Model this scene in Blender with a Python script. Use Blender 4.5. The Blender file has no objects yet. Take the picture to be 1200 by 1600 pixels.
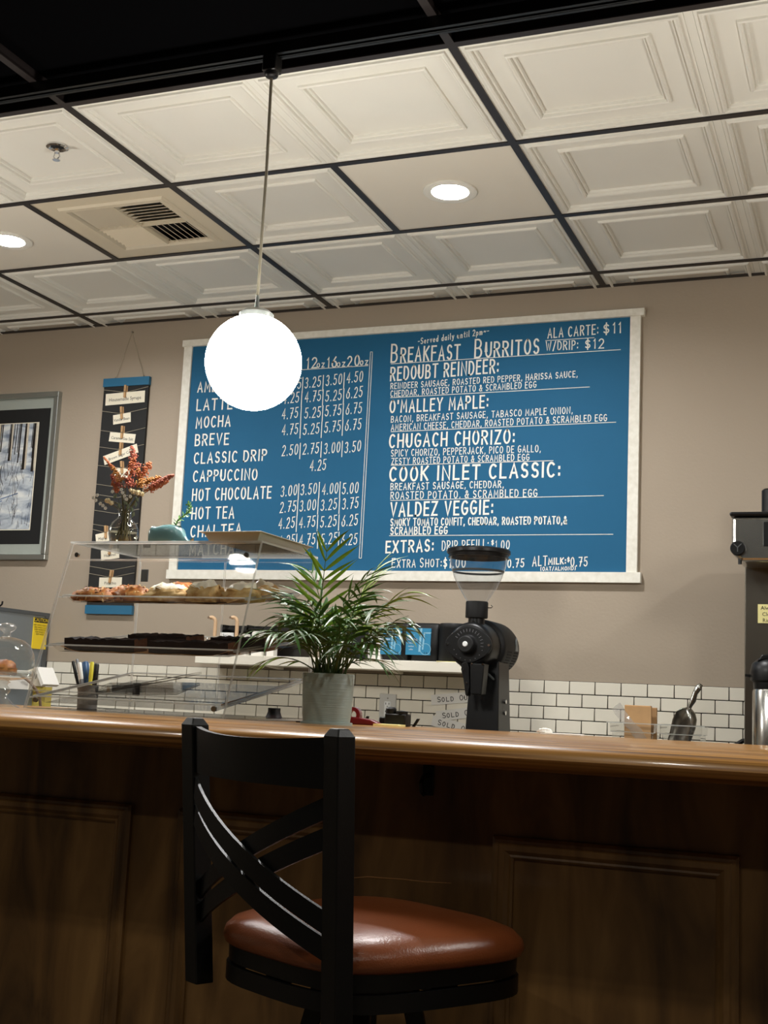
import bpy, bmesh, math, random
from mathutils import Vector, Matrix, noise as mnoise
random.seed(7)
S = bpy.context.scene
COL = S.collection
PI = math.pi
R = math.radians

# ------------------------------------------------------------------ camera
ZC = 1.143
FPX = 1960.1
YAW, PIT, ROL = 0.3789, 0.1483, -0.0461
CM = Matrix.Rotation(YAW, 3, 'Z') @ Matrix.Rotation(PIT, 3, 'X') @ Matrix.Rotation(ROL, 3, 'Y')
cam_d = bpy.data.cameras.new('camera')
cam_d.sensor_fit = 'VERTICAL'
cam_d.sensor_height = 36.0
cam_d.lens = FPX / 1600.0 * 36.0
cam_d.clip_start = 0.02
cam = bpy.data.objects.new('camera', cam_d)
COL.objects.link(cam)
rx, fy, uz = CM.col[0], CM.col[1], CM.col[2]
cam.matrix_world = Matrix(((rx[0], uz[0], -fy[0], 0), (rx[1], uz[1], -fy[1], 0), (rx[2], uz[2], -fy[2], ZC), (0, 0, 0, 1)))
S.camera = cam

# ------------------------------------------------------------------ world, exposure
w = bpy.data.worlds.new('world')
S.world = w
w.use_nodes = True
w.node_tree.nodes['Background'].inputs[0].default_value = (0.8, 0.85, 1.0, 1)
w.node_tree.nodes['Background'].inputs[1].default_value = 0.02
S.view_settings.view_transform = 'Standard'
S.view_settings.look = 'None'
S.view_settings.gamma = 1.0
S.view_settings.use_curve_mapping = False
S.view_settings.exposure = 0.18
PENDANT_GLOW = 46.0
DOWN_GLOW = 720.0
ROOM_GLOW = 240.0


def ray(u, v):
    return CM @ Vector(((u - 600) / FPX, 1, -(v - 800) / FPX))


def at(u, v, y):
    """surveyed point: photo position (u, v) on the vertical plane at distance y"""
    r = ray(u, v)
    t = y / r.y
    return Vector((t * r.x, y, ZC + t * r.z))


# ------------------------------------------------------------------ materials
def lin(c):
    return tuple((x / 12.92 if x <= .04045 else ((x + .055) / 1.055) ** 2.4) for x in c)


def hexc(r, g, b):
    return lin((r / 255, g / 255, b / 255))


MATS = {}


def mat(name, col, rough=.5, metal=0.0, var=0.0, vscale=20.0, bump=0.0, bscale=200.0, coat=0.0, spec=.5, emit=None, es=0.0, sub=0.0, trans=0.0, stretch=None):
    m = bpy.data.materials.new(name)
    m.use_nodes = True
    nt = m.node_tree
    b = nt.nodes['Principled BSDF']
    b.inputs['Base Color'].default_value = (*col, 1)
    b.inputs['Roughness'].default_value = rough
    b.inputs['Metallic'].default_value = metal
    b.inputs['Specular IOR Level'].default_value = spec
    b.inputs['Coat Weight'].default_value = coat
    b.inputs['Coat Roughness'].default_value = .12
    b.inputs['Transmission Weight'].default_value = trans
    if sub:
        b.inputs['Subsurface Weight'].default_value = sub
        b.inputs['Subsurface Radius'].default_value = (.01, .008, .005)
    if emit:
        b.inputs['Emission Color'].default_value = (*emit, 1)
        b.inputs['Emission Strength'].default_value = es
    tc = nt.nodes.new('ShaderNodeTexCoord')
    vec = tc.outputs['Object']
    if stretch:
        mp = nt.nodes.new('ShaderNodeMapping')
        mp.inputs['Scale'].default_value = stretch
        nt.links.new(vec, mp.inputs['Vector'])
        vec = mp.outputs['Vector']
    if var:
        n = nt.nodes.new('ShaderNodeTexNoise')
        n.inputs['Scale'].default_value = vscale
        n.inputs['Detail'].default_value = 5
        nt.links.new(vec, n.inputs['Vector'])
        mix = nt.nodes.new('ShaderNodeMix')
        mix.data_type = 'RGBA'
        mix.inputs[6].default_value = (*[c * (1 - var) for c in col], 1)
        mix.inputs[7].default_value = (*[min(1, c * (1 + var)) for c in col], 1)
        nt.links.new(n.outputs['Fac'], mix.inputs[0])
        nt.links.new(mix.outputs[2], b.inputs['Base Color'])
    if bump:
        n2 = nt.nodes.new('ShaderNodeTexNoise')
        n2.inputs['Scale'].default_value = bscale
        n2.inputs['Detail'].default_value = 3
        nt.links.new(vec, n2.inputs['Vector'])
        bp = nt.nodes.new('ShaderNodeBump')
        bp.inputs['Strength'].default_value = bump
        bp.inputs['Distance'].default_value = .002
        nt.links.new(n2.outputs['Fac'], bp.inputs['Height'])
        nt.links.new(bp.outputs['Normal'], b.inputs['Normal'])
    MATS[name] = m
    return m


def ramp_mat(name, stops, scale=(1, 1, 1), nscale=5.0, rough=.5, coat=0.0, bump=0.0, detail=6, distortion=0.0, spec=.5):
    m = bpy.data.materials.new(name)
    m.use_nodes = True
    nt = m.node_tree
    b = nt.nodes['Principled BSDF']
    b.inputs['Roughness'].default_value = rough
    b.inputs['Coat Weight'].default_value = coat
    b.inputs['Coat Roughness'].default_value = .1
    b.inputs['Specular IOR Level'].default_value = spec
    tc = nt.nodes.new('ShaderNodeTexCoord')
    mp = nt.nodes.new('ShaderNodeMapping')
    mp.inputs['Scale'].default_value = scale
    n = nt.nodes.new('ShaderNodeTexNoise')
    n.inputs['Scale'].default_value = nscale
    n.inputs['Detail'].default_value = detail
    n.inputs['Distortion'].default_value = distortion
    r = nt.nodes.new('ShaderNodeValToRGB')
    el = r.color_ramp.elements
    el[0].position, el[0].color = stops[0][0], (*stops[0][1], 1)
    el[1].position, el[1].color = stops[-1][0], (*stops[-1][1], 1)
    for p, c in stops[1:-1]:
        e = el.new(p)
        e.color = (*c, 1)
    nt.links.new(tc.outputs['Object'], mp.inputs['Vector'])
    nt.links.new(mp.outputs['Vector'], n.inputs['Vector'])
    nt.links.new(n.outputs['Fac'], r.inputs['Fac'])
    nt.links.new(r.outputs['Color'], b.inputs['Base Color'])
    if bump:
        bp = nt.nodes.new('ShaderNodeBump')
        bp.inputs['Strength'].default_value = bump
        bp.inputs['Distance'].default_value = .003
        nt.links.new(n.outputs['Fac'], bp.inputs['Height'])
        nt.links.new(bp.outputs['Normal'], b.inputs['Normal'])
    MATS[name] = m
    return m


def clear_mat(name, tint=(1, 1, 1), ior=1.45, haze=0.0, hcol=(.8, .8, .78), gl=1.0, rough=.02):
    """thin clear sheet: transmits straight through, mirrors by Fresnel, optional milky part"""
    m = bpy.data.materials.new(name)
    m.use_nodes = True
    nt = m.node_tree
    nt.nodes.clear()
    out = nt.nodes.new('ShaderNodeOutputMaterial')
    tr = nt.nodes.new('ShaderNodeBsdfTransparent')
    tr.inputs[0].default_value = (*tint, 1)
    gs = nt.nodes.new('ShaderNodeBsdfGlossy')
    gs.inputs['Color'].default_value = (gl, gl, gl, 1)
    gs.inputs['Roughness'].default_value = rough
    lw = nt.nodes.new('ShaderNodeLayerWeight')
    lw.inputs['Blend'].default_value = .5
    pw = nt.nodes.new('ShaderNodeMath')
    pw.operation = 'POWER'
    pw.inputs[1].default_value = 4.5
    nt.links.new(lw.outputs['Facing'], pw.inputs[0])
    f0 = ((ior - 1) / (ior + 1)) ** 2
    fr = nt.nodes.new('ShaderNodeMath')
    fr.operation = 'MULTIPLY_ADD'
    fr.inputs[1].default_value = 1 - f0
    fr.inputs[2].default_value = f0
    nt.links.new(pw.outputs[0], fr.inputs[0])
    mx = nt.nodes.new('ShaderNodeMixShader')
    nt.links.new(fr.outputs[0], mx.inputs[0])
    last = tr
    if haze:
        df = nt.nodes.new('ShaderNodeBsdfDiffuse')
        df.inputs[0].default_value = (*hcol, 1)
        tl = nt.nodes.new('ShaderNodeBsdfTranslucent')
        tl.inputs[0].default_value = (*hcol, 1)
        ad = nt.nodes.new('ShaderNodeMixShader')
        ad.inputs[0].default_value = .5
        nt.links.new(df.outputs[0], ad.inputs[1])
        nt.links.new(tl.outputs[0], ad.inputs[2])
        m2 = nt.nodes.new('ShaderNodeMixShader')
        m2.inputs[0].default_value = haze
        nt.links.new(tr.outputs[0], m2.inputs[1])
        nt.links.new(ad.outputs[0], m2.inputs[2])
        last = m2
    nt.links.new(last.outputs[0], mx.inputs[1])
    nt.links.new(gs.outputs[0], mx.inputs[2])
    nt.links.new(mx.outputs[0], out.inputs[0])
    MATS[name] = m
    return m


def glass_mat(name, col=(1, 1, 1), ior=1.45, rough=0.0):
    m = bpy.data.materials.new(name)
    m.use_nodes = True
    b = m.node_tree.nodes['Principled BSDF']
    b.inputs['Base Color'].default_value = (*col, 1)
    b.inputs['Transmission Weight'].default_value = 1
    b.inputs['IOR'].default_value = ior
    b.inputs['Roughness'].default_value = rough
    MATS[name] = m
    return m


def emit_mat(name, col, s):
    m = bpy.data.materials.new(name)
    m.use_nodes = True
    nt = m.node_tree
    nt.nodes.clear()
    o = nt.nodes.new('ShaderNodeOutputMaterial')
    e = nt.nodes.new('ShaderNodeEmission')
    e.inputs[0].default_value = (*col, 1)
    e.inputs[1].default_value = s
    nt.links.new(e.outputs[0], o.inputs[0])
    MATS[name] = m
    return m


mat('wall', hexc(166, 152, 134), .75, var=.03, vscale=3, bump=.25, bscale=90)
mat('wall_dark', hexc(60, 55, 50), .8)
mat('floor', hexc(112, 100, 86), .5, var=.2, vscale=4)
mat('panel_white', hexc(222, 220, 210), .6, var=.02, vscale=8, bump=.15, bscale=260)
mat('panel_plain', hexc(218, 212, 198), .7, bump=.2, bscale=400)
mat('grid', hexc(34, 28, 27), .45)
mat('black_panel', (.0022, .0022, .0025), .95, spec=0.0)
mat('track', hexc(10, 10, 11), .35)
mat('vent', hexc(205, 194, 170), .55)
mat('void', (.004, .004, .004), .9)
mat('tile', hexc(232, 226, 210), .12, var=.03, vscale=30, bump=.12, bscale=18)
mat('grout', hexc(22, 20, 19), .9)
mat('board_blue', hexc(30, 94, 132), .7, var=.05, vscale=6, spec=.25)
ramp_mat('frame_white', [(.3, hexc(224, 220, 206)), (.7, hexc(240, 237, 226))], (1, 1, 1), 40, .55)
mat('chalk', hexc(236, 236, 228), .8)
mat('banner_black', hexc(30, 30, 30), .8, var=.15, vscale=40)
mat('banner_blue', hexc(34, 104, 140), .55)
mat('string', hexc(170, 160, 140), .8)
mat('cord_beige', hexc(150, 142, 122), .6)
mat('card', hexc(238, 230, 208), .8)
mat('ink', hexc(24, 22, 22), .8)
mat('clothespin', hexc(190, 150, 104), .6, var=.12, vscale=60)
mat('silver', hexc(168, 172, 168), .32, .85)
mat('mat_grey', hexc(160, 166, 158), .7, var=.06, vscale=30)
mat('mat_black', hexc(17, 17, 17), .8)
ramp_mat('snow', [(.35, hexc(120, 132, 150)), (.5, hexc(190, 198, 205)), (.65, hexc(232, 234, 230))], (1.2, 1, 3.2), 7, .35, detail=8, distortion=.6)
mat('bark_dark', hexc(30, 25, 22), .5, var=.4, vscale=60)
mat('bark_light', hexc(206, 196, 176), .5, var=.25, vscale=70)
mat('snow_shadow', hexc(120, 140, 170), .5)
ramp_mat('bar_wood', [(.32, hexc(70, 42, 14)), (.44, hexc(140, 94, 38)), (.53, hexc(182, 132, 66)), (.60, hexc(150, 102, 44)), (.68, hexc(96, 60, 22))], (.22, 22, 22), 3.0, .34, coat=.3, spec=.35, detail=7, distortion=.3)
ramp_mat('front_wood', [(.3, hexc(66, 45, 22)), (.5, hexc(112, 80, 42)), (.72, hexc(142, 106, 60))], (5, 5, 1.1), 2.2, .42, coat=.25, detail=8, distortion=.7)
mat('black_metal', hexc(7, 7, 7), .42, .0, spec=.35, bump=.1, bscale=500)
mat('leather', hexc(132, 70, 37), .3, var=.14, vscale=25, bump=.25, bscale=300)
clear_mat('acrylic', (.997, .997, .995), 1.33, gl=.35)
clear_mat('acrylic_edge', (.9, .9, .88), 1.45, .45, (.85, .86, .83))
clear_mat('tray_clear', (.985, .98, .97), 1.4, .06, (.85, .8, .7), gl=.25)
clear_mat('hopper', (.90, .91, .92), 1.45, .06, (.5, .5, .5))
clear_mat('bin_clear', (.93, .93, .92), 1.45, .05)
clear_mat('tape_clear', (.95, .95, .95), 1.45, .25, (.8, .79, .76))
clear_mat('glass', (.93, .95, .94), 1.9, .10, (.9, .92, .92))
clear_mat('dome_glass', (.96, .97, .96), 1.5)
clear_mat('water', (.90, .88, .80), 1.33)
clear_mat('vase_glass', (.93, .94, .93), 1.6)
mat('chrome', hexc(215, 215, 215), .08, 1.0)
mat('steel', hexc(120, 114, 104), .28, .9, var=.05, vscale=4, stretch=(1, 1, .05))
mat('steel_bright', hexc(190, 188, 182), .22, 1.0)
mat('aluminium', hexc(196, 192, 180), .42, .6)
mat('black_plastic', hexc(9, 9, 10), .38, spec=.35)
mat('black_matte', hexc(14, 14, 15), .55, spec=.35)
mat('bag_black', hexc(8, 8, 9), .5, spec=.35, bump=.3, bscale=30)
mat('label_blue', hexc(48, 132, 172), .4, var=.1, vscale=9)
mat('label_pale', hexc(140, 190, 212), .4)
mat('label_white', hexc(235, 236, 234), .5)
mat('shelf_white', hexc(240, 234, 218), .5)
mat('outlet', hexc(196, 194, 188), .5)
mat('sign_grey', hexc(220, 217, 210), .4)
mat('kraft', hexc(190, 150, 104), .85, var=.12, vscale=30)
mat('parchment', hexc(176, 128, 78), .8, var=.1, vscale=20)
mat('brownie', hexc(36, 22, 16), .75, var=.4, vscale=60, bump=.8, bscale=90)
mat('brownie_side', hexc(118, 80, 58), .85, var=.35, vscale=80, bump=.8, bscale=120)
ramp_mat('croissant', [(.3, hexc(120, 62, 22)), (.5, hexc(184, 108, 44)), (.7, hexc(216, 158, 88))], (1, 1, 1), 38, .5, bump=.6)
mat('almond', hexc(222, 178, 116), .6, var=.25, vscale=50)
mat('almond_dark', hexc(110, 52, 22), .6)
ramp_mat('scone', [(.3, hexc(172, 124, 66)), (.5, hexc(206, 166, 104)), (.7, hexc(226, 196, 142))], (1, 1, 1), 45, .75, bump=.7)
mat('icing', hexc(240, 230, 208), .3, sub=.2)
mat('whale', hexc(104, 140, 142), .22, coat=.4)
mat('ceramic_white', hexc(225, 228, 222), .25)
mat('succulent', hexc(104, 146, 72), .5, var=.2, vscale=60)
mat('palm_leaf', hexc(62, 104, 34), .38, var=.35, vscale=14, spec=.6)
mat('palm_young', hexc(132, 160, 48), .4, var=.25, vscale=14)
mat('palm_stem', hexc(72, 92, 40), .5)
mat('pot', hexc(158, 172, 166), .4, var=.08, vscale=8, bump=.5, bscale=40, coat=.3, stretch=(.4, .4, 14))
mat('soil', hexc(40, 30, 22), .95, bump=1, bscale=90)
mat('bloom_orange', hexc(172, 96, 54), .7, var=.25, vscale=60)
mat('bloom_red', hexc(156, 80, 58), .7, var=.25, vscale=60)
mat('bloom_gold', hexc(178, 122, 54), .7, var=.25, vscale=60)
mat('bloom_cream', hexc(232, 214, 172), .7, var=.15, vscale=60)
mat('bloom_white', hexc(238, 236, 226), .6)
mat('stem', hexc(92, 84, 52), .7)
mat('leaf_grey', hexc(116, 126, 100), .6)
mat('machine_grey', hexc(124, 130, 132), .4, .2)
mat('machine_trim', hexc(84, 88, 90), .4, .2)
mat('sticker_yellow', hexc(238, 206, 40), .5)
mat('note_yellow', hexc(240, 230, 160), .7)
mat('paper', hexc(240, 236, 228), .75)
mat('pad_yellow', hexc(206, 184, 84), .7)
mat('cable_brown', hexc(120, 98, 78), .6)
mat('pen_blue', hexc(36, 76, 120), .4)
mat('pen_grey', hexc(120, 122, 126), .4)
mat('pen_yellow', hexc(226, 216, 70), .4)
mat('red', hexc(112, 20, 30), .3)
mat('pump_beige', hexc(214, 178, 140), .4)
mat('cabinet', hexc(90, 84, 78), .6)
mat('worktop', hexc(120, 112, 100), .35)
mat('bolt', hexc(150, 146, 138), .3, .9)
mat('wrap', hexc(210, 200, 182), .3)
emit_mat('globe_light', (1.0, .98, .92), PENDANT_GLOW)
emit_mat('down_light', (1.0, 1.0, 1.0), DOWN_GLOW)
emit_mat('room_light', (1.0, .96, .85), ROOM_GLOW)


# ------------------------------------------------------------------ mesh helpers
class MB:
    def __init__(s):
        s.v, s.f, s.mi = [], [], []
        s.m = 0

    def add(s, vs, fs):
        o = len(s.v)
        s.v += [tuple(p) for p in vs]
        s.f += [tuple(i + o for i in f) for f in fs]
        s.mi += [s.m] * len(fs)
        return s

    def box(s, x0, x1, y0, y1, z0, z1):
        vs = [(x, y, z) for z in (z0, z1) for y in (y0, y1) for x in (x0, x1)]
        return s.add(vs, [(0, 2, 3, 1), (4, 5, 7, 6), (0, 1, 5, 4), (2, 6, 7, 3), (0, 4, 6, 2), (1, 3, 7, 5)])

    def obox(s, c, ax, ay, az, hx, hy, hz):
        c = Vector(c)
        ax, ay, az = Vector(ax) * hx, Vector(ay) * hy, Vector(az) * hz
        vs = [c + ax * i + ay * j + az * k for k in (-1, 1) for j in (-1, 1) for i in (-1, 1)]
        return s.add(vs, [(0, 2, 3, 1), (4, 5, 7, 6), (0, 1, 5, 4), (2, 6, 7, 3), (0, 4, 6, 2), (1, 3, 7, 5)])

    def prism(s, poly, axis, a, b):
        """extrude a polygon (list of 2-D points) along axis x/y/z from a to b"""
        n = len(poly)

        def p3(p, t):
            return {'x': (t, p[0], p[1]), 'y': (p[0], t, p[1]), 'z': (p[0], p[1], t)}[axis]
        vs = [p3(p, a) for p in poly] + [p3(p, b) for p in poly]
        fs = [tuple(range(n))[::-1], tuple(range(n, 2 * n))]
        fs += [(i, (i + 1) % n, n + (i + 1) % n, n + i) for i in range(n)]
        return s.add(vs, fs)

    def loft(s, rings, cap0=True, cap1=True, closed=True):
        n = len(rings[0])
        vs = [p for r in rings for p in r]
        fs = []
        for k in range(len(rings) - 1):
            for i in range(n if closed else n - 1):
                j = (i + 1) % n
                fs.append((k * n + i, k * n + j, (k + 1) * n + j, (k + 1) * n + i))
        if cap0:
            fs.append(tuple(range(n))[::-1])
        if cap1:
            fs.append(tuple(range((len(rings) - 1) * n, len(rings) * n)))
        return s.add(vs, fs)

    def lathe(s, prof, c=(0, 0, 0), n=28, axis='z', cap0=False, cap1=False):
        rings = []
        for r, z in prof:
            ring = []
            for i in range(n):
                a = 2 * PI * i / n
                x, y = r * math.cos(a), r * math.sin(a)
                p = {'z': (x, y, z), 'y': (x, z, -y), 'x': (z, x, y)}[axis]
                ring.append((c[0] + p[0], c[1] + p[1], c[2] + p[2]))
            rings.append(ring)
        return s.loft(rings, cap0, cap1)

    def cyl(s, c, r, h, n=24, axis='z', r2=None):
        return s.lathe([(r, 0), (r if r2 is None else r2, h)], c, n, axis, True, True)

    def tube(s, path, r, n=8, cap=True):
        path = [Vector(p) for p in path]
        rs = r if isinstance(r, (list, tuple)) else [r] * len(path)
        up = Vector((0, 0, 1))
        rings = []
        prev = None
        for i, p in enumerate(path):
            t = (path[min(i + 1, len(path) - 1)] - path[max(i - 1, 0)]).normalized()
            if prev is None:
                a = t.cross(up)
                if a.length < 1e-3:
                    a = t.cross(Vector((1, 0, 0)))
                a.normalize()
            else:
                a = (prev - t * prev.dot(t)).normalized()
            prev = a
            b = t.cross(a)
            rings.append([p + (a * math.cos(2 * PI * k / n) + b * math.sin(2 * PI * k / n)) * rs[i] for k in range(n)])
        return s.loft(rings, cap, cap)

    def band(s, path, wvec, th):
        """flat bar along path; wvec = half-width vector, th = half thickness"""
        path = [Vector(p) for p in path]
        wv = Vector(wvec)
        rings = []
        for i, p in enumerate(path):
            t = (path[min(i + 1, len(path) - 1)] - path[max(i - 1, 0)]).normalized()
            nrm = t.cross(wv).normalized() * th
            rings.append([p - wv - nrm, p + wv - nrm, p + wv + nrm, p - wv + nrm])
        return s.loft(rings)

    def ball(s, c, r, n=8, m=6, sq=(1, 1, 1)):
        rings = []
        for j in range(1, m):
            t = PI * j / m
            rings.append([(c[0] + sq[0] * r * math.sin(t) * math.cos(2 * PI * i / n), c[1] + sq[1] * r * math.sin(t) * math.sin(2 * PI * i / n), c[2] - sq[2] * r * math.cos(t)) for i in range(n)])
        return s.loft(rings)

    def build(s, name, m, parent=None, origin=None, smooth=True, bevel=0.0, seg=2, angle=35, local=False):
        me = bpy.data.meshes.new(name)
        if parent is not None:
            org = Vector((0, 0, 0)) if local else ORG[parent.name]
        else:
            org = Vector(origin or (0, 0, 0))
        me.from_pydata([(p[0] - org.x, p[1] - org.y, p[2] - org.z) for p in s.v], [], s.f)
        for k in (m if isinstance(m, (list, tuple)) else [m]):
            me.materials.append(MATS[k])
        if isinstance(m, (list, tuple)):
            me.polygons.foreach_set('material_index', s.mi)
        me.update()
        if smooth:
            me.shade_smooth()
            me.set_sharp_from_angle(angle=R(angle))
        o = bpy.data.objects.new(name, me)
        COL.objects.link(o)
        if parent is not None:
            o.parent = parent
            ORG[o.name] = ORG[parent.name]
        else:
            o.location = org
            ORG[o.name] = org
        if bevel:
            md = o.modifiers.new('bevel', 'BEVEL')
            md.width = bevel
            md.segments = seg
            md.limit_method = 'ANGLE'
            md.angle_limit = R(40)
        return o


ORG = {}


def tag(o, label=None, cat=None, group=None, kind=None):
    if label:
        o['label'] = label
    if cat:
        o['category'] = cat
    if group:
        o['group'] = group
    if kind:
        o['kind'] = kind
    return o


def thing(name, loc, label, cat, group=None, rz=0.0):
    o = bpy.data.objects.new(name, None)
    o.empty_display_size = .05
    COL.objects.link(o)
    o.location = loc
    o.rotation_euler.z = rz
    ORG[o.name] = Vector(loc)
    return tag(o, label, cat, group)


def struct(o):
    o['kind'] = 'structure'
    return o


def copy_tree(o, parent=None):
    c = o.copy()
    COL.objects.link(c)
    c.parent = parent
    for ch in o.children:
        copy_tree(ch, c)
    return c


def share(src, name, loc, parent, rot=None):
    o = bpy.data.objects.new(name, src if isinstance(src, bpy.types.Mesh) else src.data)
    COL.objects.link(o)
    o.parent = parent
    o.location = loc
    if rot:
        o.rotation_euler = rot
    return o


# ------------------------------------------------------------------ lettering
def arc(cx, cy, rx_, ry_, a0, a1, n=9):
    return [(cx + rx_ * math.cos(R(a0 + (a1 - a0) * i / n)), cy + ry_ * math.sin(R(a0 + (a1 - a0) * i / n))) for i in range(n + 1)]


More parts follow.
